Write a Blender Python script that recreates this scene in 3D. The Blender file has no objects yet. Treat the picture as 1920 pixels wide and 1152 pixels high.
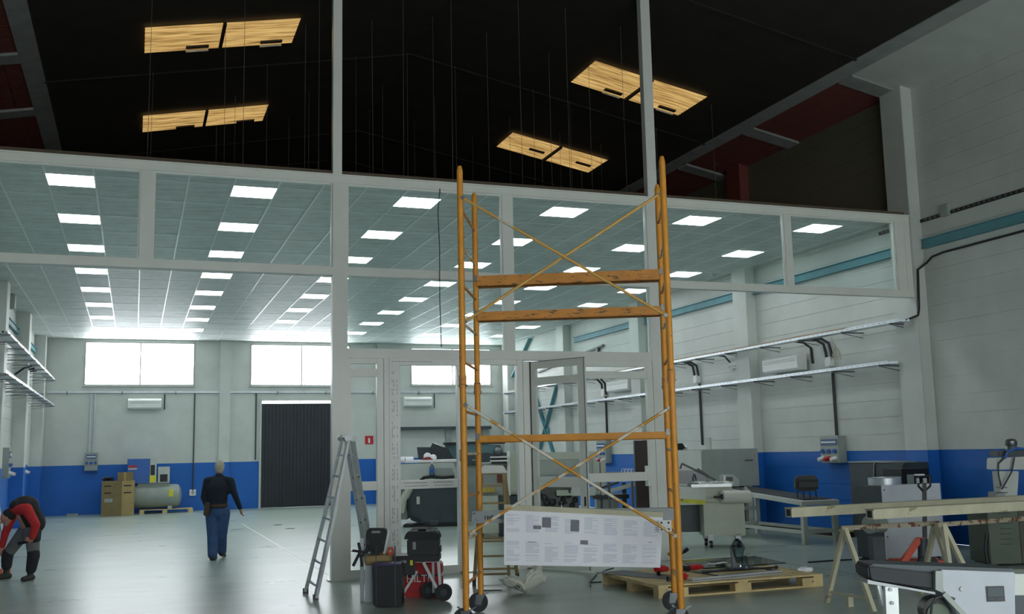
import bpy, bmesh, math, random
from mathutils import Vector, Matrix, Euler
random.seed(7)
PI = math.pi
SC = bpy.context.scene
COL = SC.collection

# ------------------------------------------------------------------ camera, world, light, exposure
FPX, YAW, PIT, ROL, EYE = 1929.8, math.radians(20.11), math.radians(8.07), math.radians(-1.234), 1.8
_f = Vector((math.sin(YAW)*math.cos(PIT), math.cos(YAW)*math.cos(PIT), math.sin(PIT)))
_r0 = Vector((math.cos(YAW), -math.sin(YAW), 0)); _u0 = _r0.cross(_f)
_r = _r0*math.cos(ROL) + _u0*math.sin(ROL); _u = -_r0*math.sin(ROL) + _u0*math.cos(ROL)
cd = bpy.data.cameras.new('camera'); cam = bpy.data.objects.new('camera', cd); COL.objects.link(cam)
cd.sensor_width = 36; cd.lens = FPX/1920*36; cd.clip_end = 300
cam.matrix_world = Matrix(((_r.x, _u.x, -_f.x, 0), (_r.y, _u.y, -_f.y, 0), (_r.z, _u.z, -_f.z, EYE), (0, 0, 0, 1)))
SC.camera = cam
SC.view_settings.view_transform = 'Standard'; SC.view_settings.look = 'None'
SC.view_settings.gamma = 1; SC.view_settings.use_curve_mapping = False
SC.view_settings.exposure = 0.0
w = bpy.data.worlds.new('sky'); SC.world = w; w.use_nodes = True
w.node_tree.nodes['Background'].inputs[0].default_value = (0.88, 0.94, 0.94, 1)
w.node_tree.nodes['Background'].inputs[1].default_value = 4.6
LED_POWER = 10.5; WINDOW_POWER = 9.5; SKYLIGHT_POWER = 0.46

# ------------------------------------------------------------------ helpers: pixels of the photograph to points
def ray(x, y):
    a, b = (x-960)/FPX, -(y-576)/FPX
    return _r*a + _u*b + _f
def W(ax, v, x, y):                    # point of the plane axis=v seen at a pixel
    d = ray(x, y); t = (v - (0, 0, EYE)[ax])/d[ax]
    return Vector((0, 0, EYE)) + d*t
FH = Vector((math.sin(YAW), math.cos(YAW), 0)); RH = Vector((math.cos(YAW), -math.sin(YAW), 0))
def Dfloor(x, y, z=0): return W(2, z, x, y).dot(FH)
def PD(x, y, D):                       # point at horizontal depth D seen at a pixel
    d = ray(x, y); return Vector((0, 0, EYE)) + d*(D/d.dot(FH))
class Frontal:                         # frame of a thing that faces the camera: x right, y away, z up
    def __init__(s, px, D): s.px = px; s.base = PD(px, 900, D); s.base.z = 0; s.D = D; s.rz = -YAW
    def __call__(s, x, y, dd=0.0):
        x = x or s.px; y = y or 960                     # only one of the two wanted: look it up on the thing itself
        p = PD(x, y, s.D+dd) - s.base; return Vector((p.dot(RH), p.dot(FH), p.z))
    def box(s, b, x0, y0, x1, y1, d0, d1):     # box between two pixels, depth offsets d0..d1
        xm, ym = (x0+x1)/2, (y0+y1)/2
        a = Vector((s(x0, ym, d0).x, 0, s(xm, y0, d0).z)); c = Vector((s(x1, ym, d0).x, 0, s(xm, y1, d0).z))
        if s.D > 17 and c.z < .1: c.z = 0.
        b.box(min(a.x, c.x), max(a.x, c.x), d0, d1, min(a.z, c.z), max(a.z, c.z)); return b

# ------------------------------------------------------------------ materials
def srgb(r, g, b):
    f = lambda c: (c/255/12.92) if c/255 <= .04045 else ((c/255+.055)/1.055)**2.4
    return (f(r), f(g), f(b), 1)
MATS = {}
def mat(name, rgb, rough=.6, metal=0., var=.12, scale=6., bump=0., bscale=40., spec=.5, coat=0.):
    if name in MATS: return MATS[name]
    m = bpy.data.materials.new(name); m.use_nodes = True; nt = m.node_tree; n = nt.nodes; P = n['Principled BSDF']
    c = srgb(*rgb); P.inputs['Roughness'].default_value = rough; P.inputs['Metallic'].default_value = metal
    P.inputs['Specular IOR Level'].default_value = spec; P.inputs['Coat Weight'].default_value = coat
    if var > 0:
        tc = n.new('ShaderNodeTexCoord'); nz = n.new('ShaderNodeTexNoise'); nz.inputs['Scale'].default_value = scale; nz.inputs['Detail'].default_value = 4
        cr = n.new('ShaderNodeValToRGB'); cr.color_ramp.elements[0].position = .3; cr.color_ramp.elements[1].position = .7
        cr.color_ramp.elements[0].color = tuple(v*(1-var) for v in c[:3])+(1,); cr.color_ramp.elements[1].color = tuple(min(1, v*(1+var)) for v in c[:3])+(1,)
        nt.links.new(tc.outputs['Object'], nz.inputs['Vector']); nt.links.new(nz.outputs['Fac'], cr.inputs['Fac']); nt.links.new(cr.outputs['Color'], P.inputs['Base Color'])
        if bump > 0:
            nb = n.new('ShaderNodeTexNoise'); nb.inputs['Scale'].default_value = bscale; bp = n.new('ShaderNodeBump'); bp.inputs['Strength'].default_value = bump; bp.inputs['Distance'].default_value = .01
            nt.links.new(tc.outputs['Object'], nb.inputs['Vector']); nt.links.new(nb.outputs['Fac'], bp.inputs['Height']); nt.links.new(bp.outputs['Normal'], P.inputs['Normal'])
    else: P.inputs['Base Color'].default_value = c
    MATS[name] = m; return m
def worn(name, rgb, rgb2, cover=.56, scale=9., rough=.5, stretch=(1, 1, 1), metal=0.):      # paint worn through to what lies beneath
    if name in MATS: return MATS[name]
    m = mat(name, rgb, rough, metal, var=.1); nt = m.node_tree; n = nt.nodes; P = n['Principled BSDF']
    base = P.inputs['Base Color'].links[0].from_socket
    tc = n.new('ShaderNodeTexCoord'); mp = n.new('ShaderNodeMapping'); mp.inputs['Scale'].default_value = stretch
    nz = n.new('ShaderNodeTexNoise'); nz.inputs['Scale'].default_value = scale; nz.inputs['Detail'].default_value = 8; nz.inputs['Roughness'].default_value = .65
    cr = n.new('ShaderNodeValToRGB'); cr.color_ramp.elements[0].position = cover; cr.color_ramp.elements[1].position = cover+.04
    mx = n.new('ShaderNodeMix'); mx.data_type = 'RGBA'; mx.inputs['B'].default_value = srgb(*rgb2)
    L = nt.links.new
    L(tc.outputs['Object'], mp.inputs['Vector']); L(mp.outputs['Vector'], nz.inputs['Vector']); L(nz.outputs['Fac'], cr.inputs['Fac']); L(cr.outputs['Color'], mx.inputs['Factor'])
    L(base, mx.inputs['A']); L(mx.outputs['Result'], P.inputs['Base Color']); return m
def emit(name, rgb, power, stripes=0):
    if name in MATS: return MATS[name]
    m = bpy.data.materials.new(name); m.use_nodes = True; nt = m.node_tree; n = nt.nodes; P = n['Principled BSDF']
    P.inputs['Base Color'].default_value = srgb(*rgb); P.inputs['Emission Color'].default_value = srgb(*rgb); P.inputs['Emission Strength'].default_value = power
    if stripes:
        tc = n.new('ShaderNodeTexCoord'); mp = n.new('ShaderNodeMapping'); mp.inputs['Scale'].default_value = (.6, stripes, 1)
        nz = n.new('ShaderNodeTexNoise'); nz.inputs['Scale'].default_value = 2.2; nz.inputs['Detail'].default_value = 5
        cr = n.new('ShaderNodeValToRGB'); e = cr.color_ramp.elements; e[0].position = .3; e[0].color = srgb(118, 84, 38); e[1].position = .62; e[1].color = srgb(*rgb)
        L = nt.links.new; L(tc.outputs['Object'], mp.inputs['Vector']); L(mp.outputs['Vector'], nz.inputs['Vector']); L(nz.outputs['Fac'], cr.inputs['Fac'])
        L(cr.outputs['Color'], P.inputs['Emission Color']); L(cr.outputs['Color'], P.inputs['Base Color'])
    MATS[name] = m; return m
def paint_split(name, low, high, zsplit, top=None, ztop=None, rough=.55):     # two-tone wall paint, limit at a height
    m = bpy.data.materials.new(name); m.use_nodes = True; nt = m.node_tree; n = nt.nodes; P = n['Principled BSDF']; L = nt.links.new
    P.inputs['Roughness'].default_value = rough
    g = n.new('ShaderNodeNewGeometry'); sp = n.new('ShaderNodeSeparateXYZ'); L(g.outputs['Position'], sp.inputs[0])
    nz = n.new('ShaderNodeTexNoise'); nz.inputs['Scale'].default_value = 1.6; nz.inputs['Detail'].default_value = 6; L(g.outputs['Position'], nz.inputs['Vector'])
    def cmp(z, A, B):
        c = n.new('ShaderNodeMath'); c.operation = 'GREATER_THAN'; c.inputs[1].default_value = z; L(sp.outputs['Z'], c.inputs[0])
        x = n.new('ShaderNodeMix'); x.data_type = 'RGBA'; L(c.outputs[0], x.inputs['Factor'])
        if isinstance(A, tuple): x.inputs['A'].default_value = A
        else: L(A, x.inputs['A'])
        x.inputs['B'].default_value = B; return x.outputs['Result']
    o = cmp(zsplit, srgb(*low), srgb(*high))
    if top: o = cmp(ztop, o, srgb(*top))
    mr = n.new('ShaderNodeMapRange'); mr.inputs['From Min'].default_value = .3; mr.inputs['From Max'].default_value = .7; mr.inputs['To Min'].default_value = .93; mr.inputs['To Max'].default_value = 1.05; L(nz.outputs['Fac'], mr.inputs['Value'])
    mu = n.new('ShaderNodeMix'); mu.data_type = 'RGBA'; mu.blend_type = 'MULTIPLY'; mu.inputs['Factor'].default_value = 1; L(o, mu.inputs['A']); L(mr.outputs['Result'], mu.inputs['B']); L(mu.outputs['Result'], P.inputs['Base Color'])
    nb = n.new('ShaderNodeTexNoise'); nb.inputs['Scale'].default_value = 30; L(g.outputs['Position'], nb.inputs['Vector'])
    bp = n.new('ShaderNodeBump'); bp.inputs['Strength'].default_value = .25; bp.inputs['Distance'].default_value = .01; L(nb.outputs['Fac'], bp.inputs['Height']); L(bp.outputs['Normal'], P.inputs['Normal'])
    MATS[name] = m; return m
def glass(name, rgb=(232, 240, 238), refl=.10, rough=.02):
    if name in MATS: return MATS[name]
    m = bpy.data.materials.new(name); m.use_nodes = True; nt = m.node_tree; n = nt.nodes; L = nt.links.new
    for q in list(n): n.remove(q)
    o = n.new('ShaderNodeOutputMaterial'); t = n.new('ShaderNodeBsdfTransparent'); t.inputs[0].default_value = srgb(*rgb)
    g = n.new('ShaderNodeBsdfGlossy'); g.inputs['Roughness'].default_value = rough; fr = n.new('ShaderNodeFresnel'); fr.inputs[0].default_value = 1.45
    x = n.new('ShaderNodeMixShader'); L(fr.outputs[0], x.inputs[0]); L(t.outputs[0], x.inputs[1]); L(g.outputs[0], x.inputs[2]); L(x.outputs[0], o.inputs[0])
    MATS[name] = m; return m

BLUE, GREYW = (14, 98, 184), (198, 203, 197)
WALL = paint_split('wall_paint', BLUE, GREYW, 1.69)
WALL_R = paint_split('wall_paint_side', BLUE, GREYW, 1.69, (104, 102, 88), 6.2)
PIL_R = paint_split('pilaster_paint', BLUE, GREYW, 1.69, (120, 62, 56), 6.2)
WHITE_ALU = mat('white_aluminium', (226, 228, 221), .32, 0, .03, 3)
FILM = mat('protective_film', (228, 229, 226), .3, 0, .04, 8)
INK = mat('film_print', (110, 116, 120), .5, 0, 0)
DARKROOF = mat('dark_roof', (42, 38, 32), .9, 0, .2, 2)
CONC = mat('painted_concrete', (150, 154, 150), .8, 0, .12, 3, .3)
RED_BRICK = worn('red_brick', (116, 62, 54), (172, 158, 150), .70, 3.5, .85, (1, 3, 1))
TILE = worn('ceiling_tile_vinyl', (214, 221, 219), (192, 197, 194), .5, 2.2, .52, (.6, 12, 1)); TILE.node_tree.nodes['Principled BSDF'].inputs['Specular IOR Level'].default_value = .32
BAR = mat('ceiling_bar', (234, 235, 230), .3, 0, .02)
LED = emit('led_panel', (244, 252, 255), LED_POWER)
LITWIN = emit('lit_window_pane', (246, 251, 255), WINDOW_POWER)
LITSKY = emit('lit_skylight_sheet', (216, 178, 112), SKYLIGHT_POWER*2, 9)
ORANGE = worn('scaffold_yellow', (212, 142, 42), (96, 84, 66), .66, 14)
ORANGE2 = worn('scaffold_yellow_worn', (206, 138, 60), (92, 78, 62), .57, 7, .6, (1, 1, 5))
BRACE = worn('brace_paint', (206, 160, 84), (196, 188, 172), .58, 5)
BRACE2 = worn('brace_paint_worn', (200, 146, 62), (214, 206, 192), .46, 4)
ALU = mat('aluminium', (200, 204, 204), .36, .4, .08, 12)
GALV = mat('galvanised_steel', (205, 212, 218), .34, .45, .1, 5)
STEEL = mat('steel', (128, 132, 134), .4, .8, .15, 8)
BLACK = mat('black_plastic', (26, 28, 32), .45, 0, .15, 8)
DBLK = mat('dark_rubber', (38, 42, 46), .65, 0, .15, 8)
DGREY = mat('dark_grey_paint', (58, 68, 74), .5, 0, .1, 4)
MGREY = mat('machine_grey', (150, 158, 152), .45, 0, .08, 3)
LGREY = mat('machine_light_grey', (186, 192, 186), .45, 0, .06, 3)
BEIGE = mat('machine_beige', (178, 184, 168), .5, 0, .06, 3)
GREEN = mat('machine_green', (92, 104, 88), .55, 0, .12, 4)
WHITEP = mat('white_plastic', (226, 228, 224), .4, 0, .03, 4)
PAPER = mat('paper', (240, 241, 248), .7, 0, .02, 6)
PRINT = mat('paper_print', (206, 210, 224), .8, 0, .08, 60)
PRINT2 = mat('paper_picture', (122, 124, 134), .8, 0, .15, 80)
WOODP = mat('pallet_wood', (206, 184, 134), .75, 0, .16, 5, .2)
WOODO = mat('old_wood', (156, 138, 98), .75, 0, .2, 6, .2)
CARD = mat('cardboard', (170, 148, 98), .8, 0, .08, 4)
CARD2 = mat('cardboard_shaded_copy', (128, 112, 76), .8, 0, .08, 4)  # darker copy of the cardboard; shade on the carton side put into the colour
REDP = mat('red_plastic', (186, 30, 36), .45, 0, .1, 5)
ORNG = mat('orange_red', (214, 74, 40), .5, 0, .1, 5)
BLUEP = mat('blue_paint', (52, 100, 176), .45, 0, .06, 4)
STEELBLUE = mat('steel_blue_beam', (84, 142, 152), .55, 0, .1, 3)
YELL = mat('yellow_label', (222, 214, 40), .5, 0, .05)
GALVC = mat('galvanised_panel', (216, 222, 228), .4, .1, .06, 4)
CREAM = worn('cream_profile', (188, 184, 158), (150, 138, 104), .62, 7, .6, (.4, .4, 1))
RUST = worn('rusty_bar', (158, 148, 128), (92, 58, 40), .52, 8, .7)
BAGP = mat('bag_plastic', (240, 240, 228), .35, 0, .05, 6, .4, 14)
BROWN = mat('dark_brown_panel', (48, 34, 32), .6, 0, .15, 5)
TEAL = mat('teal_glass_panel', (84, 118, 124), .3, 0, .1, 5)
SOOT = mat('dirty_glass', (62, 68, 66), .35, 0, .45, 5)
ACRYL = glass('acrylic', (120, 130, 134))
PANE = glass('window_glass', (246, 251, 250))
CLEARB = glass('clear_plastic', (200, 214, 222))
SKIN = mat('skin', (184, 128, 104), .55, 0, .06, 20)

# ------------------------------------------------------------------ mesh builder
class B:
    def __init__(s): s.bm = bmesh.new()
    def box(s, x0, x1, y0, y1, z0, z1, M=None):
        vs = [s.bm.verts.new(Vector(p) if M is None else M @ Vector(p)) for p in
              ((x0, y0, z0), (x1, y0, z0), (x1, y1, z0), (x0, y1, z0), (x0, y0, z1), (x1, y0, z1), (x1, y1, z1), (x0, y1, z1))]
        for f in ((3, 2, 1, 0), (4, 5, 6, 7), (0, 1, 5, 4), (1, 2, 6, 5), (2, 3, 7, 6), (3, 0, 4, 7)): s.bm.faces.new([vs[i] for i in f])
        return s
    def cbox(s, c, sz, M=None):
        return s.box(c[0]-sz[0]/2, c[0]+sz[0]/2, c[1]-sz[1]/2, c[1]+sz[1]/2, c[2]-sz[2]/2, c[2]+sz[2]/2, M)
    def cyl(s, p0, p1, r, n=12, r2=None, caps=True):
        p0, p1 = Vector(p0), Vector(p1); r2 = r if r2 is None else r2
        d = (p1-p0).normalized(); a = d.orthogonal().normalized(); b = d.cross(a)
        A = [s.bm.verts.new(p0+(a*math.cos(2*PI*i/n)+b*math.sin(2*PI*i/n))*r) for i in range(n)]
        C = [s.bm.verts.new(p1+(a*math.cos(2*PI*i/n)+b*math.sin(2*PI*i/n))*r2) for i in range(n)]
        for i in range(n): s.bm.faces.new((A[i], A[(i+1) % n], C[(i+1) % n], C[i]))
        if caps: s.bm.faces.new(A[::-1]); s.bm.faces.new(C)
        return s
    def tube(s, pts, r, n=8):
        pts = [Vector(p) for p in pts]; rings = []; a = None
        for i, p in enumerate(pts):
            d = (pts[min(i+1, len(pts)-1)]-pts[max(i-1, 0)]).normalized()
            a = d.orthogonal().normalized() if a is None else (a-d*a.dot(d)).normalized()
            b = d.cross(a); rr = r[i] if isinstance(r, (list, tuple)) else r
            rings.append([s.bm.verts.new(p+(a*math.cos(2*PI*k/n)+b*math.sin(2*PI*k/n))*rr) for k in range(n)])
        for A, C in zip(rings, rings[1:]):
            for k in range(n): s.bm.faces.new((A[k], A[(k+1) % n], C[(k+1) % n], C[k]))
        s.bm.faces.new(rings[0][::-1]); s.bm.faces.new(rings[-1]); return s
    def beam(s, p0, p1, wd, ht, up=(0, 0, 1)):                # rectangular bar between two points
        p0, p1 = Vector(p0), Vector(p1); d = (p1-p0).normalized(); sd = d.cross(Vector(up)).normalized(); u = sd.cross(d)
        q = [[s.bm.verts.new(p+sd*a*wd/2+u*c*ht/2) for a, c in ((-1, -1), (1, -1), (1, 1), (-1, 1))] for p in (p0, p1)]
        for k in range(4): s.bm.faces.new((q[0][k], q[0][(k+1) % 4], q[1][(k+1) % 4], q[1][k]))
        s.bm.faces.new(q[0][::-1]); s.bm.faces.new(q[1]); return s
    def prism(s, poly, a0, a1, ax=1):                          # polygon in the plane across axis ax, extruded along it
        def P(u, v, t): return {0: (t, u, v), 1: (u, t, v), 2: (u, v, t)}[ax]
        A = [s.bm.verts.new(P(u, v, a0)) for u, v in poly]; C = [s.bm.verts.new(P(u, v, a1)) for u, v in poly]; n = len(poly)
        for i in range(n): s.bm.faces.new((A[i], A[(i+1) % n], C[(i+1) % n], C[i]))
        s.bm.faces.new(A[::-1]); s.bm.faces.new(C); return s
    def lathe(s, prof, c=(0, 0, 0), n=20, M=None):             # prof = (radius, height) pairs
        rings = []
        for r, z in prof:
            rings.append([s.bm.verts.new((Vector((math.cos(2*PI*k/n)*max(r, 1e-4), math.sin(2*PI*k/n)*max(r, 1e-4), z)) if M is None else M @ Vector((math.cos(2*PI*k/n)*max(r, 1e-4), math.sin(2*PI*k/n)*max(r, 1e-4), z)))+Vector(c)) for k in range(n)])
        for A, C in zip(rings, rings[1:]):
            for k in range(n): s.bm.faces.new((A[k], A[(k+1) % n], C[(k+1) % n], C[k]))
        s.bm.faces.new(rings[0][::-1]); s.bm.faces.new(rings[-1]); return s
    def ball(s, c, r, sc=(1, 1, 1), seg=14):
        m = Matrix.Translation(Vector(c)) @ Matrix.Diagonal((r*sc[0], r*sc[1], r*sc[2], 1))
        bmesh.ops.create_uvsphere(s.bm, u_segments=seg, v_segments=max(6, seg//2+2), radius=1, matrix=m); return s
    def mesh(s, name, m, flat=False, bev=0):
        if bev: bmesh.ops.bevel(s.bm, geom=s.bm.edges[:], offset=bev, segments=2, affect='EDGES', clamp_overlap=True)
        bmesh.ops.recalc_face_normals(s.bm, faces=s.bm.faces[:])
        me = bpy.data.meshes.new(name); s.bm.to_mesh(me); s.bm.free(); me.materials.append(m)
        if not flat and len(me.polygons) > 6: me.shade_smooth(); me.set_sharp_from_angle(angle=math.radians(38))
        return me
def obj(name, b, m, parent=None, flat=False, bev=0, label=None, loc=None, rot=None):
    o = bpy.data.objects.new(name, b.mesh(name, m, flat, bev) if isinstance(b, B) else b); COL.objects.link(o)
    if parent: o.parent = parent
    if label: o['label'] = label
    if loc is not None: o.location = loc
    if rot is not None: o.rotation_euler = rot
    return o
def thing(name, label, cat, loc=(0, 0, 0), rz=0., group=None):
    o = bpy.data.objects.new(name, None); COL.objects.link(o); o.location = loc; o.rotation_euler = (0, 0, rz); o.empty_display_size = .1
    return tag(o, label, cat, group)
def tag(o, label, cat, group=None):
    o['label'] = label; o['category'] = cat
    if group: o['group'] = group
    return o
def struct(name, b, m, parent=None, **k):
    o = obj(name, b, m, parent, **k)
    if not parent: o['kind'] = 'structure'
    return o
def dup(root, loc, rz=None, label=None, group=None):
    r = root.copy(); COL.objects.link(r); r.location = loc
    if rz is not None: r.rotation_euler = (0, 0, rz)
    if label: r['label'] = label
    if group: r['group'] = group
    for ch in list(root.children):
        c = ch.copy(); COL.objects.link(c); c.parent = r
        for g in list(ch.children):
            d = g.copy(); COL.objects.link(d); d.parent = c
    return r
def text_mesh(s, size, depth=.002):
    cu = bpy.data.curves.new('t', 'FONT'); cu.body = s; cu.size = size; cu.extrude = depth; cu.align_x = 'CENTER'; cu.align_y = 'CENTER'
    t = bpy.data.objects.new('t', cu); COL.objects.link(t); dg = bpy.context.evaluated_depsgraph_get(); me = bpy.data.meshes.new_from_object(t.evaluated_get(dg))
    bpy.data.objects.remove(t); return me
ORD = ['first', 'second', 'third', 'fourth', 'fifth', 'sixth', 'seventh', 'eighth', 'ninth', 'tenth']

# ------------------------------------------------------------------ the setting
XL, XR, YB, YP, ZC = -3.3, 13.95, 39.0, 15.45, 6.1
PL, PR = -2.95, 13.7                                    # inner faces of the pilasters
PY = [-1.75, 3.95, 9.65, 15.35, 21.05, 26.75, 32.4, 38.1]
def roofz(x): return 8.65 + .195*(XR-x if x > 5.325 else x-XL)

def floor_mat():
    m = bpy.data.materials.new('epoxy_floor'); m.use_nodes = True; nt = m.node_tree; n = nt.nodes; P = n['Principled BSDF']; L = nt.links.new
    g = n.new('ShaderNodeNewGeometry'); mp = n.new('ShaderNodeMapping'); mp.inputs['Scale'].default_value = (.5, 1.2, 1); L(g.outputs['Position'], mp.inputs['Vector'])
    nz = n.new('ShaderNodeTexNoise'); nz.inputs['Scale'].default_value = 1.3; nz.inputs['Detail'].default_value = 5; nz.inputs['Roughness'].default_value = .6; L(mp.outputs['Vector'], nz.inputs['Vector'])
    cr = n.new('ShaderNodeValToRGB'); e = cr.color_ramp.elements; e[0].position = .3; e[0].color = srgb(136, 153, 143); e[1].position = .7; e[1].color = srgb(168, 181, 172); L(nz.outputs['Fac'], cr.inputs['Fac']); L(cr.outputs['Color'], P.inputs['Base Color'])
    mr = n.new('ShaderNodeMapRange'); mr.inputs['From Min'].default_value = .3; mr.inputs['From Max'].default_value = .7; mr.inputs['To Min'].default_value = .27; mr.inputs['To Max'].default_value = .31; L(nz.outputs['Fac'], mr.inputs['Value']); L(mr.outputs['Result'], P.inputs['Roughness'])
    P.inputs['Specular IOR Level'].default_value = .42
    return m
fl = struct('floor', B().box(XL, XR, -3, YB, -.1, 0), floor_mat())
obj('floor_joint', B().box(2.84, 2.875, 15.7, 30, 0, .002), mat('joint_filler', (205, 210, 204), .4), fl)
obj('floor_joint', B().box(9.6, 9.61, 8, 15.2, 0, .002), mat('joint_dark', (70, 78, 76), .5), fl)

CH = .335
def side_wall(name, xw, xp, sgn):
    # xw wall face, xp pilaster face, sgn +1 right wall / -1 left wall; courses of blocks bay by bay, joints recessed
    b = B(); x2 = xw+sgn*.2
    b.box(min(xw+sgn*.012, x2), max(xw+sgn*.012, x2), 15.6, YB+.2, 0, 9.1); wl = struct(name, b, WALL_R)
    obj('near_backing', B().box(min(xw+sgn*.012, x2), max(xw+sgn*.012, x2), -3, 15.6, 0, 9.1), WALL, wl)
    ys = [-3]+[v for p in PY for v in (p, p+.6)]+[YB]
    nc = 27
    for i in range(0, len(ys)-1, 2):
        y0, y1 = ys[i], ys[i+1]
        if y1-y0 < .3: continue
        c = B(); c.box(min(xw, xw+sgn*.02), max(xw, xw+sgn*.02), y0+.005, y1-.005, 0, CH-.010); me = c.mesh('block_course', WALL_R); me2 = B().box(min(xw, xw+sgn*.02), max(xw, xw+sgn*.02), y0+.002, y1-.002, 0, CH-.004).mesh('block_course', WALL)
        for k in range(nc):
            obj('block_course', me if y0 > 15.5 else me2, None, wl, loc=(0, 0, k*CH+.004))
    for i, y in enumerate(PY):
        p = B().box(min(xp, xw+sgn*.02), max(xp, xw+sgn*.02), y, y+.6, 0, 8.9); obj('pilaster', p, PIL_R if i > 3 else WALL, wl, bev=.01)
    return wl
wr = side_wall('wall_right', XR, PR, 1); wl = side_wall('wall_left', XL, PL, -1)

# back wall with three window openings and a door opening
def wall_with_holes(name, x0, x1, y0, y1, z0, z1, holes, m):
    b = B(); xs = sorted({x0, x1}|{h[0] for h in holes}|{h[1] for h in holes})
    for a, c in zip(xs, xs[1:]):
        hs = sorted([(h[2], h[3]) for h in holes if h[0] <= a+1e-6 and h[1] >= c-1e-6]); z = z0
        for h0, h1 in hs:
            if h0 > z+1e-6: b.box(a, c, y0, y1, z, h0)
            z = h1
        if z < z1: b.box(a, c, y0, y1, z, z1)
    return struct(name, b, m)
WIN = [(-1.75, 1.95, 4.47, 6.0, .1), (3.93, 7.63, 4.47, 6.0, 5.8), (10.02, 13.32, 4.5, 5.95, 11.72)]
wb = wall_with_holes('wall_back', XL, XR, YB, YB+.25, 0, 9.5, [(4.36, 7.2, 0, 3.9)]+[h[:4] for h in WIN], WALL)
for x0, x1 in ((2.83, 3.22), (8.66, 9.05)):
    obj('pilaster', B().box(x0, x1, YB-.16, YB+.01, 0, ZC), WALL, wb, bev=.01)
for i, (x0, x1, z0, z1, xm) in enumerate(WIN):
    t = struct('window_%d' % (i+1), B().box(x0, x1, YB-.03, YB+.04, z0, z0+.03).box(x0, x1, YB-.03, YB+.04, z1-.03, z1).box(x0, x0+.035, YB-.03, YB+.04, z0, z1).box(x1-.035, x1, YB-.03, YB+.04, z0, z1), mat('window_frame', (150, 152, 150), .5))
    obj('mullion', B().box(xm-.02, xm+.02, YB-.03, YB+.04, z0+.03, z1-.03), MATS['window_frame'], t)
    for a, c in ((x0+.035, xm-.02), (xm+.02, x1-.035)):
        obj('pane', B().box(a, c, YB+.06, YB+.075, z0+.03, z1-.03), LITWIN, t)
    obj('sill', B().box(x0-.05, x1+.05, YB-.07, YB+.02, z0-.05, z0-.001), WALL, t)
    if i == 2:
        for k in range(28): obj('grille_bar', B().box(x0+.1+k*.114, x0+.112+k*.114, YB+.045, YB+.055, z0+.03, z0+.36), MATS['window_frame'], t)
# black sectional door, its vertical ribs, and the slit of daylight above it
d1 = struct('door_1', B().box(4.36, 7.2, YB+.02, YB+.06, 0, 3.80), mat('door_black', (34, 40, 46), .5, 0, .15, 2))
for k in range(22): obj('door_slat', B().box(4.37+k*.1285, 4.37+k*.1285+.112, YB+.0, YB+.021, .02, 3.78), MATS['door_black'], d1)
obj('daylight_gap', B().box(4.4, 7.1, YB+.03, YB+.05, 3.82, 3.88), LITWIN, d1)
obj('door_track', B().box(4.3, 7.25, YB-.08, YB-.005, 3.9, 3.99), LGREY, d1)
obj('door_frame', B().box(4.28, 4.355, YB-.05, YB+.05, 0, 3.9).box(7.205, 7.28, YB-.05, YB+.05, 0, 3.9), LGREY, d1)
# unseen wall added behind the camera, its low opening shaped to steer the daylight
wf = wall_with_holes('wall_unseen_front', XL, XR, -3.2, -3.0, 0, 10.45, [(-1.0, 12.0, 0, 5.2)], WALL)
# roof: dark underside, painted edge beam and ribs, brick infill near the walls
rb = B()
NX = 24
for side in (0, 1):
    xs = [5.325+(12.45-5.325)*i/NX for i in range(NX+1)] if side else [5.325-(5.325+1.8)*i/NX for i in range(NX+1)]
    for a, c in zip(xs, xs[1:]):
        lo, hi = min(a, c), max(a, c)
        rb.prism([(lo, roofz(lo)), (hi, roofz(hi)), (hi, roofz(hi)+.05), (lo, roofz(lo)+.05)], -3, YB+.25)
roof = struct('trim_1', rb, DARKROOF)
pb = B()
for k in range(15):
    y = -1.5+k*2.75; m2 = .06
    if 17.6 < y < 19.8 or 22.5 < y < 24.6: continue
    b = B()
    for xa, xb in ((5.325, 12.45), (5.325, -1.8)):
        b.prism([(xa, roofz(xa)-.001), (xb, roofz(xb)-.001), (xb, roofz(xb)-.03), (xa, roofz(xa)-.03)], y, y+m2)
    obj('purlin', b, DARKROOF, roof)
for sgn, xe, xw in ((1, 12.43, XR), (-1, -1.78, XL)):
    s = struct('trim_%d' % (2 if sgn > 0 else 3), B().prism([(xe, roofz(xe)-.02), (xe+sgn*.33, roofz(xe+sgn*.33)-.02), (xe+sgn*.33, roofz(xe)+.2), (xe, roofz(xe)+.2)], -3, YB+.25), CONC)
    ribs = [15.55, 18.95, 21.95, 24.95, 27.95, 30.95, 33.95, 36.95]
    xi = xe+sgn*.33
    def slab(y0, y1, dz): return B().prism([(xi, roofz(xi)-dz), (xw, roofz(xw)-dz), (xw, roofz(xw)+.2), (xi, roofz(xi)+.2)], y0, y1)
    obj('plaster_soffit', slab(-3, 15.55, .02), WALL, s)
    for a, c in zip(ribs, ribs[1:]+[YB+.2]):
        obj('rib', slab(a, a+.42, .05), CONC, s)
        # hollow brick infill laid in rows
        nr = 5; y0 = a+.42; n2 = 4
        for r in range(nr):
            for q in range(n2):
                ya = y0+(c-y0)*r/nr; yb = y0+(c-y0)*(r+1)/nr; xa = xi+(xw-xi)*q/n2; xb = xi+(xw-xi)*(q+1)/n2
                lo, hi = sorted((xa, xb))
                obj('brick', B().prism([(lo+.008, roofz(lo)), (hi-.008, roofz(hi)), (hi-.008, roofz(hi)+.12), (lo+.008, roofz(lo)+.12)], ya+.008, yb-.008), RED_BRICK, s)
    obj('mortar_bed', slab(15.6, YB+.2, -.02), mat('mortar', (120, 100, 94), .9), s)
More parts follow.
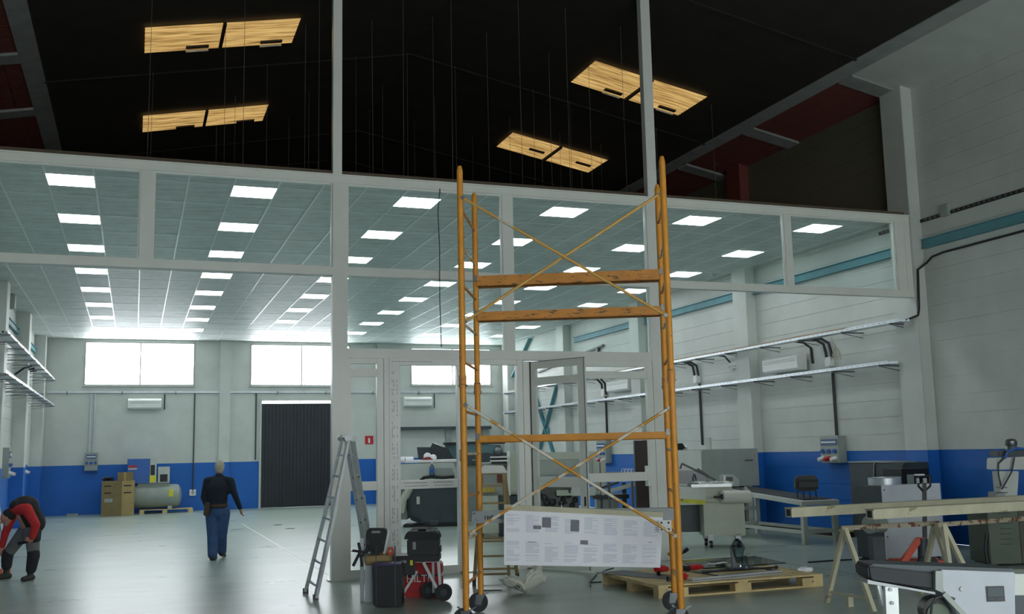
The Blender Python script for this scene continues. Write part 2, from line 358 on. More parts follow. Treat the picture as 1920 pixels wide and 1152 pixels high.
# gable closing the roof behind the camera is left open; gable over the back wall
struct('trim_4', B().prism([(XL, 8.6), (XR, 8.6), (5.325, 10.5)], YB, YB+.25), CONC)

# suspended ceiling behind the glazed partition
TP = .6845; X0 = -.014-5*TP
ceil = struct('ceiling', B().box(XL, XR, YP+.12, YB, ZC+.03, ZC+.06), mat('ceiling_back', (60, 60, 56), .9))
obj('ceiling_edge', B().box(XL, XR, YP+.05, YP+.12, ZC, ZC+.1), mat('mineral_board', (96, 84, 70), .9), ceil)
ROWS = [16.76+2.706*k for k in range(8)]
LX = [-.014+TP*(.5+4*k)-2*TP for k in range(6)]
LX = [-1.041+4*TP*k for k in range(6)]
tiles = []
x = X0
cols = []
while x < XR-.02:
    cols.append((max(x, XL), min(x+TP, XR))); x += TP
for a, c in cols:
    mid = (a+c)/2; lit = any(abs(mid-q) < .2 for q in LX)
    if lit:
        ys = []
        y = YP+.14
        for r in ROWS:
            ys.append((y, r-.34)); y0 = r+.34
            e = (r+2.706-.34) if r != ROWS[-1] else YB
            mdl = (y0+e)/2; ys.append((y0, mdl)); y = mdl
        ys.append((y, YB))
        ys = [q for q in ys if q[1]-q[0] > .15]
    else:
        g = [YP+.14]; y = ROWS[0]-.34-1.353+1.353
        y = ROWS[0]-.34
        while y < YB-.1: 
            if y > YP+.3: g.append(y)
            y += 1.353
        g.append(YB); ys = list(zip(g, g[1:]))
    for y0, y1 in ys: tiles.append((a, c, y0, y1))
tiles.sort(key=lambda q: q[2]+abs(q[0]-4)*.05)
cache = {}
rest = B()
for i, (a, c, y0, y1) in enumerate(tiles):
    dz = random.uniform(0, .002)
    if i < 300:
        k = (round(c-a, 3), round(y1-y0, 3))
        if k not in cache: cache[k] = B().box(.006, c-a-.006, .006, y1-y0-.006, 0, .016).mesh('ceiling_tile', TILE)
        obj('ceiling_tile', cache[k], None, ceil, loc=(a, y0, ZC+.004+dz))
    else: rest.box(a+.006, c-.006, y0+.006, y1-.006, ZC+.004+dz, ZC+.02+dz)
o = obj('ceiling_tile', rest, TILE, ceil); o['kind'] = 'stuff'
for a, c in cols[1:]: obj('ceiling_runner', B().box(a-.014, a+.014, YP+.14, YB, ZC-.004, ZC+.006), BAR, ceil)
for k in range(17):
    y = ROWS[0]-.34+1.353*k
    if y < YB: obj('cross_bar', B().box(XL, XR, y-.008, y+.008, ZC-.001, ZC+.005), BAR, ceil)
lm = B().box(-.335, .335, -.335, .335, -.008, 0).mesh('diffuser', LED, bev=.003); fm = B().box(-.343, .343, -.343, .343, -.004, .003).mesh('frame', BAR)
for r, y in enumerate(ROWS):
    for k, xx in enumerate(LX):
        t = thing('ceiling_light', 'lit square ceiling panel light, %s row from the glazed partition, %s from the left wall' % (ORD[r], ORD[k]), 'ceiling light', (xx, y, ZC-.004), 0, 'square ceiling lights')
        obj('frame', fm, None, t); obj('diffuser', lm, None, t)

# skylights
for i, (x0, x1, y0, y1, lb) in enumerate(((-.04, 2.63, 18.05, 19.25, 'amber translucent skylight on the left roof slope, the upper one nearer the camera'), (-.04, 2.63, 22.95, 24.15, 'amber translucent skylight on the left roof slope, the lower one farther back'),
        (8.56, 11.13, 18.14, 19.4, 'amber translucent skylight on the right roof slope, crossed by the tall white post'), (8.56, 11.13, 23.04, 24.27, 'amber translucent skylight on the right roof slope, the smaller one left of the tall post'))):
    xc = (x0+x1)/2; sl = -.195 if xc > 5.3 else .195
    t = thing('skylight', lb, 'skylight', (xc, (y0+y1)/2, roofz(xc)-.06), 0, 'amber skylights'); h = (x1-x0)/2; d = (y1-y0)/2
    for a, c in ((-h, -.03), (.03, h)):
        b = B(); n = 24
        for q in range(n):
            ya = -d+2*d*q/n; yb = -d+2*d*(q+1)/n; e = .012 if q % 2 else 0; e2 = .012-e
            v = [b.bm.verts.new(p) for p in ((a, ya, sl*a+e), (c, ya, sl*c+e), (c, yb, sl*c+e2), (a, yb, sl*a+e2))]; b.bm.faces.new(v)
        obj('corrugated_sheet', b, LITSKY, t)
    obj('rafter', B().beam((0, -d, -.02), (0, d, -.02), .06, .05), DARKROOF, t)
    for q, xx in enumerate((-.42, h-.42)):
        yy = d-.16 if i < 3 else .1
        obj('batten', B().beam((xx-.2, yy-.1, sl*xx-.05+sl*-.2), (xx+.2, yy-.1, sl*xx-.05+sl*.2), .1, .03), BLACK, t)
        if i != 3 and i != 1: obj('tube_lamp', B().cyl((xx-.2, yy+.02, sl*(xx-.2)-.08), (xx+.2, yy+.02, sl*(xx+.2)-.08), .022), mat('warm_white', (226, 214, 190), .4), t)

# hanger wires above the suspended ceiling
wm = mat('hanger_wire', (118, 120, 114), .5, .2, 0)
wpx = [275, 281, 405, 420, 440, 455, 500, 540, 571, 578, 597, 667, 693, 700, 717, 757, 765, 778, 814, 818, 849, 857, 888, 918, 957, 980, 1003, 1016, 1035, 1052, 1069, 1072, 1090, 1110, 1128, 1175, 1235, 1300, 1341, 1410]
for k, px in enumerate(wpx):
    y = 16.6+(k*7 % 5)*1.9; p = W(1, y, px, 330); x = p.x
    if -1.6 < x < 12.2:
        zt = roofz(x)-.02
        bay = 'left of the left tall post' if px < 625 else ('between the two tall posts' if px < 1205 else 'right of the right tall post')
        o = obj('hanger_wire', B().cyl((0, 0, 0), (random.uniform(-.02, .02), 0, zt-ZC-.06), .0035, 5), wm, loc=(x, y, ZC+.06)); tag(o, 'thin steel hanger wire under the dark roof, '+bay, 'wire', 'hanger wires '+bay)

# ------------------------------------------------------------------ glazed partition
T = thing('glazed_partition', 'white aluminium framed glazed partition dividing the hall, with a storefront bay in its middle', 'partition', (0, YP, 0))
def fr(name, x0, x1, z0, z1, d=.06, m=WHITE_ALU, y=0, parent=T, bev=.004):
    return obj(name, B().box(x0, x1, y-d, y+d, z0, z1), m, parent, bev=bev)
fr('top_rail', XL, 13.70, 5.975, 6.11, .07)
fr('top_rail_lip', XL, 13.70, 6.085, 6.11, .10)
fr('transom', XL, 13.70, 4.535, 4.655, .07)
fr('tall_post', 2.745, 2.885, 6.11, roofz(2.8)+.02, .07); fr('tall_post', 2.745, 2.975, 0, 5.975, .072)
fr('tall_post', 8.165, 8.345, 6.11, roofz(8.3)+.02, .07); fr('tall_post', 8.12, 8.29, 0, 5.975, .072)
fr('end_jamb', 13.36, 13.695, 4.655, 5.975, .07); fr('end_bead', 13.55, 13.60, 4.66, 5.97, .085)
for x0, x1 in ((-.03, .155), (5.50, 5.68), (10.905, 11.05)): fr('mullion', x0, x1, 4.655, 5.975, .055)
fr('mullion', 5.50, 5.68, 3.42, 4.535, .055)
fr('transom', 2.975, 8.12, 3.27, 3.42, .07)
for x0, x1 in ((XL, -.03), (.155, 2.745), (2.975, 5.50), (5.68, 8.12), (8.29, 10.905), (11.05, 13.36)):
    obj('glass_pane', B().box(x0, x1, -.006, .006, 4.655, 5.975), PANE, T)
    fr('glazing_bead', x0, x1, 4.655, 4.675, .03, bev=0); fr('glazing_bead', x0, x1, 5.955, 5.975, .03, bev=0)
    for xa in (x0, x1-.02): fr('glazing_bead', xa, xa+.02, 4.675, 5.955, .03, bev=0)
for x0, x1 in ((2.975, 5.50), (5.68, 8.12)): obj('glass_pane', B().box(x0, x1, -.006, .006, 3.42, 4.535), PANE, T)
# storefront: left sidelight, fixed leaf, door opening, right sidelight
fr('stile', 2.975, 3.03, 0, 3.27, .045); fr('stile', 3.43, 3.53, 0, 3.27, .05); fr('rail', 3.03, 3.43, 3.19, 3.27, .045); fr('rail', 3.03, 3.43, 2.99, 3.11, .045); fr('rail', 3.03, 3.43, 1.29, 1.42, .045); fr('rail', 3.03, 3.43, 0.02, .14, .05)
fr('stile', 3.535, 3.615, 0, 3.27, .06); ft = fr('stile', 3.62, 3.79, 0, 3.18, .05, FILM); fr('rail', 3.62, 4.81, 3.17, 3.27, .05, FILM)
fr('stile', 4.70, 4.81, 0, 3.18, .05); fr('rail', 3.79, 4.70, 1.29, 1.42, .045, FILM); fr('rail', 3.79, 4.70, 0.02, .13, .05)
fr('stile', 5.70, 5.79, 0, 3.27, .06); fr('stile', 5.80, 5.93, 0, 3.25, .05); fr('head', 4.81, 5.70, 3.19, 3.27, .05)
fr('rail', 6.861, 8.019, 2.98, 3.10, .045); fr('rail', 6.861, 8.019, 3.18, 3.27, .05); fr('rail', 6.861, 8.019, 1.30, 1.44, .045); fr('stile', 8.02, 8.12, 0, 3.27, .05); fr('rail', 6.861, 8.019, .02, .13, .05)
fr('stile', 6.78, 6.86, 0, 3.27, .05); fr('corner_plate', 7.96, 8.12, 1.21, 1.54, .055)
pb = B()
for k in range(46):
    z = .15+k*.064
    if k % 5 == 4: continue
    for q, x in enumerate((3.66, 3.685, 3.735)):
        if random.random() < .75: pb.box(x, x+.006, -.0525, -.0500, z, z+random.uniform(.03, .06))
for x in [3.84+.045*k for k in range(8)]+[4.3+.045*k for k in range(7)]:
    pb.box(x, x+.035, -.0475, -.045, 1.375, 1.385); pb.box(x+.02, x+.055, -.0475, -.045, 1.33, 1.338)
for x in [3.66+.05*k for k in range(13)]: pb.box(x, x+.035, -.0525, -.05, 3.225, 3.232)
obj('film_lettering', pb, INK, T)
obj('threshold', B().box(2.70, 3.5, -.09, .09, 0, .02).box(3.5, 8.3, -.05, .05, 0, .02), WHITE_ALU, T)
# small handle on the leaf stile
obj('pull_handle', B().tube([(4.74, -.05, 1.70), (4.74, -.10, 1.72), (4.74, -.10, 1.84), (4.74, -.05, 1.86)], .012), BLACK, T)
# open door leaf, hinged at the left
hp = W(1, YP-.06, 990, 700); pe = None
dl = thing('door_leaf', 'white framed glass door leaf standing open towards the scaffold', 'door', (5.93, YP-.06, 0), 0)
# far stile is nearer the camera: choose the opening angle so that the leaf is .82 wide
ang = -math.radians(60.6); dl.rotation_euler = (0, 0, ang)
LW = 1.08
for n_, a, c, z0, z1 in (('stile', 0, .12, .03, 3.23), ('stile', LW-.13, LW, .03, 3.23), ('rail', .12, LW-.13, 3.12, 3.23), ('rail', .12, LW-.13, 2.86, 2.98), ('rail', .10, LW-.10, 1.26, 1.42), ('rail', .10, LW-.10, .03, .16)):
    obj(n_, B().box(a, c, -.025, .025, z0, z1), WHITE_ALU, dl, bev=.003)
obj('lock_plate', B().box(LW-.065, LW-.035, -.03, -.025, .98, 1.12), BLACK, dl)
tb = B().box(0, 0.02, -.027, -.022, .03, 3.235).box(LW-.006, LW+.003, -.027, -.021, .03, 3.235).box(0, LW, -.027, .02, 3.23, 3.238)
obj('gasket', tb, DGREY, dl)

# ------------------------------------------------------------------ services on the walls
XW = XR
for i, (y0, y1) in enumerate(((6.0, 9.65), (10.25, 15.28), (15.95, 21.02), (21.68, 26.7), (27.38, 31.9))):
    lb = ['teal steel beam fixed high on the right wall beside the camera', 'teal steel beam on the right wall, the nearest one, in front of the partition', 'teal steel beam on the right wall seen through the end glass pane',
          'teal steel beam on the right wall, next one behind the second pilaster', 'teal steel beam on the right wall, the farthest, behind the scaffold'][i]
    t = thing('wall_beam', lb, 'beam', (XW-.06, (y0+y1)/2, 5.54), 0, 'teal wall beams'); h = (y1-y0)/2
    obj('web', B().box(.0, .055, -h, h, -.075, .075), STEELBLUE, t); obj('flange', B().box(-.04, .055, -h, h, .075, .09), STEELBLUE, t); obj('flange', B().box(-.04, .055, -h, h, -.09, -.075), STEELBLUE, t)
for i, (y0, y1, lb) in enumerate(((12.0, 14.55, 'dark slotted strip high on the right wall, the nearest and longest'), (14.76, 15.33, 'short dark slotted strip high on the right wall beside the partition end'), (15.98, 16.5, 'short dark slotted strip seen through the last glass pane'))):
    t = thing('slotted_strip', lb, 'strip', (XW-.02, (y0+y1)/2, 6.0), 0, 'slotted strips'); h = (y1-y0)/2
    obj('strip', B().box(-.015, .02, -h, h, -.03, .03), BLACK, t)
    b = B()
    for k in range(int(2*h/.12)): b.box(-.022, -.014, -h+.03+k*.12, -h+.09+k*.12, -.015, .015)
    obj('slots', b, STEEL, t)
t = thing('junction_box', 'pale square junction box high on the right wall between two dark strips', 'box', (XW-.05, 14.66, 6.05)); obj('body', B().box(-.04, .05, -.1, .1, -.1, .12), MGREY, t, bev=.01)
o = obj('wall_cable', B().tube([(XW-.03, 9, 5.33), (XW-.03, 12.9, 5.31), (XW-.03, 14.8, 5.30), (XW-.03, 15.1, 5.27), (XW-.05, 15.22, 5.18), (XW-.2, 15.3, 5.05), (XW-.22, 15.31, 4.6), (XW-.24, 15.31, 4.3), (XW-.26, 15.32, 4.19), (XW-.3, 15.6, 4.13)], .022), BLACK); tag(o, 'black cable looping down the right wall by the partition end', 'cable')

for i, (y0, y1) in enumerate(((21.68, 26.7), (27.38, 32.35), (33.03, 38.0))):
    t = thing('wall_beam', 'teal steel beam on the left wall above the cable trays, %s bay from the partition' % ORD[i+1], 'beam', (XL+.06, (y0+y1)/2, 5.54), 0, 'teal wall beams'); h = (y1-y0)/2
    obj('web', B().box(-.055, 0, -h, h, -.075, .075), STEELBLUE, t); obj('flange', B().box(-.055, .04, -h, h, .075, .09), STEELBLUE, t); obj('flange', B().box(-.055, .04, -h, h, -.09, -.075), STEELBLUE, t)
t = thing('grey_box', 'small grey box high on the left wall above the winding cable', 'box', (XL, 29.0, 5.75)); obj('body', B().box(0, .3, -.15, .15, 0, .35), MGREY, t, bev=.01)
# cable trays along both side walls, on brackets
def tray(y0, y1, x, z, sgn, lb, wires=True):
    # a perforated channel; the filled ones carry three cables above their rim
    t = thing('cable_tray', lb, 'cable tray', (x, (y0+y1)/2, z), 0, 'perforated cable trays'); h = (y1-y0)/2; wd = .12
    obj('channel', B().box(-wd, wd, -h, h, -.004, 0).box(-wd, -wd+.004, -h, h, 0, .055).box(wd-.004, wd, -h, h, 0, .055), GALV, t)
    b = B(); n = int(2*h/.16)
    for k in range(n): b.box(-wd-.002, -wd, -h+.05+k*.16, -h+.11+k*.16, .024, .032) if sgn > 0 else b.box(wd, wd+.002, -h+.05+k*.16, -h+.11+k*.16, .024, .032)
    obj('perforation', b, STEEL, t)
    if wires:
        for q in range(3): obj('cable', B().tube([(-sgn*(.105-q*.06), -h+(1.6 if sgn > 0 else .3)+(2*h-2.2)*k/14, .055+.006*math.sin(k*1.7+q)) for k in range(15)], .02, 6), [mat('tan_cable', (168, 140, 118), .6), CREAM, BLACK][q], t)
    n = int(2*h/1.45)
    xe = (XR-x)*1.0 if sgn > 0 else (XL-x)
    for k in range(n+1):
        yy = -h+.25+k*(2*h-.5)/n
        obj('bracket', B().beam((-sgn*.15, yy, -.018), (xe-sgn*.01, yy, -.018), .04, .03).beam((xe-sgn*.02, yy, -.02), (xe-sgn*.02, yy, -.2), .035, .02).beam((-sgn*.12, yy, -.03), (xe-sgn*.02, yy, -.12), .012, .014), STEEL, t)
    return t
tray(15.5, 37.9, 13.52, 4.09, 1, 'upper galvanised cable tray running along the right wall, bundled with cables')
tray(15.9, 37.9, 13.52, 3.33, 1, 'lower galvanised cable tray running along the right wall, empty and shiny', False)
tray(24.0, 38.0, -2.72, 4.55, -1, 'upper cable tray along the left wall, filled with cables')
tray(24.0, 38.0, -2.72, 3.70, -1, 'lower cable tray along the left wall below the cable filled one', False)

def ac(loc, rz, lb, wdt=1.12):
    t = thing('air_conditioner', lb, 'air conditioner', loc, rz, 'wall mounted air conditioners'); h = wdt/2
    obj('housing', B().prism([(-.26, -.14), (-.20, -.19), (0, -.19), (0, .19), (-.17, .19), (-.26, .12)], -h, h, 0), WHITEP, t, bev=.008)
    obj('louvre', B().prism([(-.252, -.13), (-.215, -.18), (-.205, -.17), (-.242, -.12)], -h+.06, h-.06, 0), WHITEP, t)
    obj('intake_grille', B().box(-h+.06, h-.06, -.266, -.259, .02, .03).box(-h+.06, h-.06, -.266, -.259, .06, .07), MGREY, t); return t
ac((.28, YB, 3.8), 0, 'white wall air conditioner under the left window of the back wall')
ac((10.25, YB, 3.84), 0, 'white wall air conditioner on the back wall seen through the fixed glass leaf')
ac((XR-.06, 19.75, 3.67), -PI/2, 'white wall air conditioner on the right wall, the large nearest one', 1.35)
ac((XR, 28.3, 3.77), -PI/2, 'white wall air conditioner on the right wall, farther one behind the storefront', 1.5)

def pipe(pts, r, lb, m=BLACK, cat='conduit', name='conduit', group='wall conduits'):
    o = obj(name, B().tube(pts, r, 8), m); return tag(o, lb, cat, group)
x = XW-.03
for q in range(2):
    pipe([(13.6, 18.55-q*.18, 4.12), (13.75, 18.52-q*.18, 4.08), (x-.03, 18.46-q*.18, 3.98), (x-.03, 18.4-q*.18, 3.80), (x-.03, 18.38-q*.18, 3.66)], .032, ['thick black conduit arching from the tray to the near wall junction box, left one', 'thick black conduit arching from the tray to the near wall junction box, right one'][q])
    pipe([(13.6, 24.15-q*.2, 4.12), (13.75, 24.12-q*.2, 4.08), (x-.03, 24.05-q*.2, 3.98), (x-.03, 24.0-q*.2, 3.80), (x-.03, 23.98-q*.2, 3.7)], .032, ['black conduit arching to the second junction box on the right wall, left one', 'black conduit arching to the second junction box on the right wall, right one'][q])
    pipe([(13.6, 29.9-q*.25, 4.12), (13.75, 29.85-q*.25, 4.08), (x-.03, 29.8-q*.25, 3.9), (x-.03, 29.75-q*.25, 3.55)], .035, ['black conduit arching down behind the storefront, left of a pair', 'black conduit arching down behind the storefront, right of a pair'][q])
pipe([(13.6, 19.2, 4.12), (13.8, 19.05, 4.08), (x, 18.95, 3.95), (x, 18.92, 3.6)], .028, 'black hose beside the nearest air conditioner')
pipe([(13.6, 22.45, 4.12), (13.8, 22.3, 4.08), (x, 22.25, 3.92)], .022, 'short black cable dropping to the emergency light')
pipe([(x, 18.25, 3.42), (x, 18.25, 2.02)], .03, 'straight black conduit down to the nearest switch panel on the right wall')
pipe([(x, 23.8, 3.5), (x, 23.8, 1.9)], .03, 'straight black conduit down the right wall behind the grey machine cabinet')
pipe([(x, 29.6, 3.5), (x, 29.6, 2.0)], .032, 'straight black conduit down to the far switch panel on the right wall')
pipe([(XL+.35, 38.05, 4.1), (XL+.37, 35.5, 4.0)], .02, 'thin cable on the far left wall')
for y, z, s, lb in ((18.28, 3.58, .2, 'white square junction box on the right wall, nearest'), (23.87, 3.62, .2, 'white square junction box on the right wall, second'), (29.65, 3.62, .24, 'white square junction box on the right wall behind the storefront')):
    t = thing('junction_box', lb, 'box', (XW, y, z), 0, 'junction boxes'); obj('body', B().box(-.12, 0, -s/2, s/2, -s/2, s/2), WHITEP, t, bev=.01); obj('lid_screw', B().cyl((-.125, s/2-.03, s/2-.03), (-.12, s/2-.03, s/2-.03), .01).cyl((-.125, -s/2+.03, -s/2+.03), (-.12, -s/2+.03, -s/2+.03), .01), STEEL, t)
t = thing('emergency_light', 'small oblong emergency light on the right wall pilaster edge', 'light', (XW, 22.05, 3.8)); obj('body', B().box(-.1, 0, -.2, .2, -.05, .06), WHITEP, t, bev=.01); obj('lens', B().box(-.11, -.1, -.17, .17, -.03, .04), MGREY, t)
b = B()
for k in range(9):
    a = random.uniform(-.25, .25); b.tube([(13.7, 17.95, 4.08), (13.78+a*.1, 17.92, 3.9), (13.8, 17.9+a*.5, 3.78), (13.8+a*.1, 17.9+a, 3.62+random.uniform(-.04, .06))], .008, 5)
o = obj('loose_wires', b, CREAM); tag(o, 'bunch of loose cable ends hanging from the upper tray', 'wires')

def panel(loc, rz, lb, wd=.5, ht=.56, plugs=True):
    t = thing('switch_panel', lb, 'switch panel', loc, rz, 'electrical switch panels')
    obj('enclosure', B().box(-wd/2, wd/2, -.2, 0, 0, ht), MGREY, t, bev=.008)
    obj('breaker_window', B().box(-wd/2+.05, wd/2-.05, -.215, -.2, ht*.66, ht*.88), mat('tinted_lid', (60, 96, 140), .3, 0, .05), t)
    obj('breaker_row', B().box(-wd/2+.07, wd/2-.07, -.222, -.215, ht*.74, ht*.8), WHITEP, t)
    for k in range(3):
        s = obj('socket', B().cyl((-wd/3+k*wd/3, -.2, ht*.44), (-wd/3+k*wd/3, -.25, ht*.42), .045, 12), BLUEP, t)
    if plugs:
        for k in range(3): obj('plug', B().cyl((-wd/3+k*wd/3, -.2, ht*.17), (-wd/3+k*wd/3-.02, -.33, ht*.12), .05, 12, .04), [WHITEP, REDP, WHITEP][k], t)
    return t
panel((XW, 18.3, 1.45), -PI/2, 'grey switch panel with plugs on the right wall above the blue paint', .62)
panel((XW, 29.7, 1.42), -PI/2, 'grey switch panel with plugs on the right wall seen through the storefront', .7, .7)
panel((-1.41, YB, 1.5), 0, 'grey switch panel on the back wall beside the left corner', .42, .62, False)
panel((XL, 34.4, 1.45), PI/2, 'grey switch panel on the left wall bay, farther one', .6, .62)
panel((XL, 30.4, 1.42), PI/2, 'grey switch panel on the left wall at the picture edge, above the crouching worker', .5, .8)
for q in range(2): pipe([(-1.5+q*.14, YB-.05, 4.15), (-1.5+q*.14, YB-.05, 2.12)], .028, ['steel conduit rising from the back wall switch panel, left of the pair', 'steel conduit rising from the back wall switch panel, right of the pair'][q], GALV)
pipe([(1.98, YB-.04, 4.18), (1.98, YB-.04, .7)], .022, 'thin dark conduit running down to the white wall socket', DGREY)
pipe([(4.15, YB-.04, 4.18), (4.15, YB-.04, 1.75)], .026, 'dark conduit on the back wall left of the black door', DGREY)
pipe([(.95, YB-.04, 4.15), (.95, YB-.04, 3.6)], .022, 'short dark cable beside the back wall air conditioner', DGREY)
pipe([(10.95, YB-.04, 4.15), (10.95, YB-.04, 3.6)], .022, 'short dark cable right of the air conditioner behind the fixed leaf', DGREY)
pipe([(XL+.04, 34.5, 3.7), (XL+.04, 34.4, 2.0)], .03, 'dark conduit above the farther panel on the left wall', BLACK)
pipe([(XL+.06, 29.0, 5.7), (XL+.06, 29.1, 5.45), (XL+.06, 29.4, 5.2), (XL+.06, 29.35, 4.9), (XL+.06, 28.9, 4.7), (XL+.06, 28.8, 4.0)], .035, 'dark cable winding down the left wall from a grey box', BLACK)
for k in range(3): pipe([(-2.8, 33.4-k*.7, 4.52), (-3.0, 33.4-k*.7, 4.48), (XL+.06, 33.5-k*.7, 4.3)], .03, ['black hose arching under the left wall tray, first', 'black hose arching under the left wall tray, second', 'black hose arching under the left wall tray, third'][k])
t = thing('wall_strip', 'long thin galvanised duct line across the back wall below the windows', 'duct', (0, YB, 4.22)); obj('duct', B().box(-2.9, 13.6, -.07, 0, -.025, .025), GALV, t)
for k in range(9): obj('clamp', B().box(-2.3+k*1.8, -2.26+k*1.8, -.08, 0, -.09, .03), STEEL, t)
t = thing('wall_socket', 'small white socket on the blue back wall right of the walking man', 'socket', (1.98, YB, .64)); obj('plate', B().box(-.11, .11, -.05, 0, -.11, .11), WHITEP, t, bev=.008); obj('outlet', B().cyl((0, -.055, 0), (0, -.05, 0), .05), MGREY, t)
t = thing('fire_sign', 'small red fire extinguisher sign on the back wall right of the black door', 'sign', (8.37, YB, 2.4)); obj('plate', B().box(-.16, .16, -.012, 0, -.16, .16), REDP, t)
obj('extinguisher_symbol', B().box(-.035, .035, -.016, -.012, -.11, .05).box(-.05, .02, -.016, -.012, .06, .08), WHITEP, t)
t = thing('exit_light', 'small lit sign between the two left wall trays', 'light', (XL+.02, 33.9, 4.0)); obj('body', B().box(0, .08, -.22, .22, -.1, .12), LED, t)
t = thing('back_shelf', 'long dark shelf bracketed to the back wall above the grey machines', 'shelf', (0, YB, 2.82)); obj('board', B().box(9.2, 13.2, -.3, 0, -.06, .05), DGREY, t)
for xx in (9.4, 11.5, 13.0): obj('shelf_post', B().box(xx-.12, xx+.12, -.12, 0, -1.4, -.06), MGREY, t)
# teal diagonal bracing in the far bay of the right wall
t = thing('cross_brace', 'pair of teal steel diagonal braces crossing on the far right wall', 'brace', (XW-.05, 34.6, 2.6))
obj('diagonal', B().beam((0, -1.5, 2.0), (0, .75, -.75), .05, .17, (1, 0, 0)), STEELBLUE, t); obj('diagonal', B().beam((0, 2.0, 2.6), (0, -.65, -.9), .05, .17, (1, 0, 0)), STEELBLUE, t)
obj('gusset', B().box(-.03, .04, -.15, .12, -.25, .05), STEELBLUE, t)
t = thing('cross_brace', 'teal diagonal strut high in the far right corner', 'brace', (XW-.05, 37.0, 5.4)); obj('diagonal', B().beam((0, -1.0, .65), (0, 1.0, -.65), .05, .2, (1, 0, 0)), STEELBLUE, t)
t = thing('sliding_rail', 'dark rail with two round fixings on the far right wall', 'rail', (XW-.05, 32.0, 4.95)); obj('track', B().beam((0, -2.4, .18), (0, 3.4, -.22), .05, .06), DGREY, t)
for yy in (-2.0, -.4): obj('fixing', B().cyl((-.05, yy, .08), (.03, yy, .08), .08), BLACK, t)

# ------------------------------------------------------------------ scaffold
SB = Vector((3.262, 10.485, 0)); RZS = -math.radians(25.5); sw = Vector((math.cos(RZS), math.sin(RZS), 0)); SWD, SDP, STOP = 2.20, 1.20, 4.93
S = thing('scaffold', 'yellow painted mobile scaffold tower with crossed braces standing before the partition', 'scaffold', SB, RZS)
# local axes: x along the width, y to the back
for ix, x in enumerate((0, SWD)):
    for iy, y in enumerate((0, SDP)):
        obj('upright', B().cyl((x, y, .2), (x, y, 2.55), .034, 14), ORANGE, S)
        u = obj('upright', B().cyl((x, y, 2.55), (x, y, STOP-.06), .034, 14).cyl((x, y, STOP-.06), (x, y, STOP), .034, 14, .02), ORANGE, S)
        obj('coupling', B().cyl((x, y, 2.49), (x, y, 2.63), .041, 14), ORANGE2, S)
        obj('lock_pin', B().cyl((x-.05, y, 2.52), (x+.05, y, 2.52), .008, 6), STEEL, S)
        c = obj('caster', B().box(x-.03, x+.03, y-.045, y+.05, .16, .2), STEEL, S)
        yy = y-.02; wx = x-.03
        obj('wheel', B().cyl((wx, y-.022, .112), (wx, y+.022, .112), .11, 28), DBLK, c); obj('hub', B().cyl((wx, y-.027, .112), (wx, y+.027, .112), .05, 18), DGREY, c)
        obj('fork', B().prism([(wx-.03, .09), (wx+.03, .09), (x+.05, .2), (x-.05, .2)], y-.036, y-.029, 1).prism([(wx-.03, .09), (wx+.03, .09), (x+.05, .2), (x-.05, .2)], y+.029, y+.036, 1), STEEL, c)
        obj('brake_lever', B().beam((x+.03, y, .19), (x+.1, y, .23), .03, .012).beam((x-.04, y, .2), (x-.09, y, .235), .03, .012), STEEL, c)
    # inner tube of the ladder frame and rungs
    xi = x
    obj('inner_tube', B().cyl((xi, .11, .35), (xi, .11, 2.35), .022, 10).tube([(xi, .11, 2.35), (xi, .06, 2.48), (xi, 0, 2.5)], .022), ORANGE2, S)
    obj('inner_tube', B().cyl((xi, .11, 2.75), (xi, .11, 4.3), .022, 10).tube([(xi, .11, 4.3), (xi, .06, 4.5), (xi, 0, 4.55)], .022), ORANGE2, S)
    for k in range(5):
        obj('rung', B().cyl((x, 0, .45+k*.45), (x, SDP, .45+k*.45), .015, 10), BRACE2 if k % 2 else ORANGE2, S)
        obj('rung', B().cyl((x, 0, 2.78+k*.42), (x, SDP, 2.78+k*.42), .015, 10), BRACE2 if k % 2 else ORANGE2, S)
def spx(x, y, side=0):                    # scaffold-local point of its front (0) or back (1) face seen at a pixel
    o = SB + Vector((-sw.y, sw.x, 0))*SDP*side; nrm = Vector((-sw.y, sw.x, 0)); d = ray(x, y)
    p = Vector((0, 0, EYE)) + d*((o-Vector((0, 0, EYE))).dot(nrm)/d.dot(nrm)) - SB
    return Vector((p.dot(sw), p.dot(nrm), p.z))
def brace(a, c, m):
    p, q = spx(*a), spx(*c); p.x = .03 if p.x < 1 else SWD-.03; q.x = .03 if q.x < 1 else SWD-.03
    p.y = q.y = -.012 if a[1] < c[1] else .02
    obj('brace', B().cyl(p, q, .016, 10), m, S); [obj('brace_end', B().cyl(v+Vector((0, -.03, 0)), v+Vector((0, .03, 0)), .022, 8), STEEL, S) for v in (p, q)]
brace((868, 372), (1248, 592), BRACE); brace((872, 603), (1238, 362), BRACE); brace((872, 760), (1255, 1005), BRACE2); brace((872, 1003), (1250, 765), BRACE2)
for (ya, yb, hh, m) in ((527, 519, .13, ORANGE2), (592, 587, .11, ORANGE2), (821, 821, .085, ORANGE)):
    z0 = spx(884, ya, 1).z; z1 = spx(1232, yb, 1).z; z = (z0+z1)/2
    obj('ledger', B().box(0.02, SWD-.02, SDP-.05, SDP+.0, z-hh/2, z+hh/2).box(0.02, SWD-.02, SDP-.05, SDP+.12, z-hh/2, z-hh/2+.012), m, S)
    for x in (.0, SWD): obj('ledger_hook', B().box(x-.02, x+.02, SDP-.06, SDP+.05, z+.0, z+.07), STEEL, S)
z = spx(905, 967, 1).z
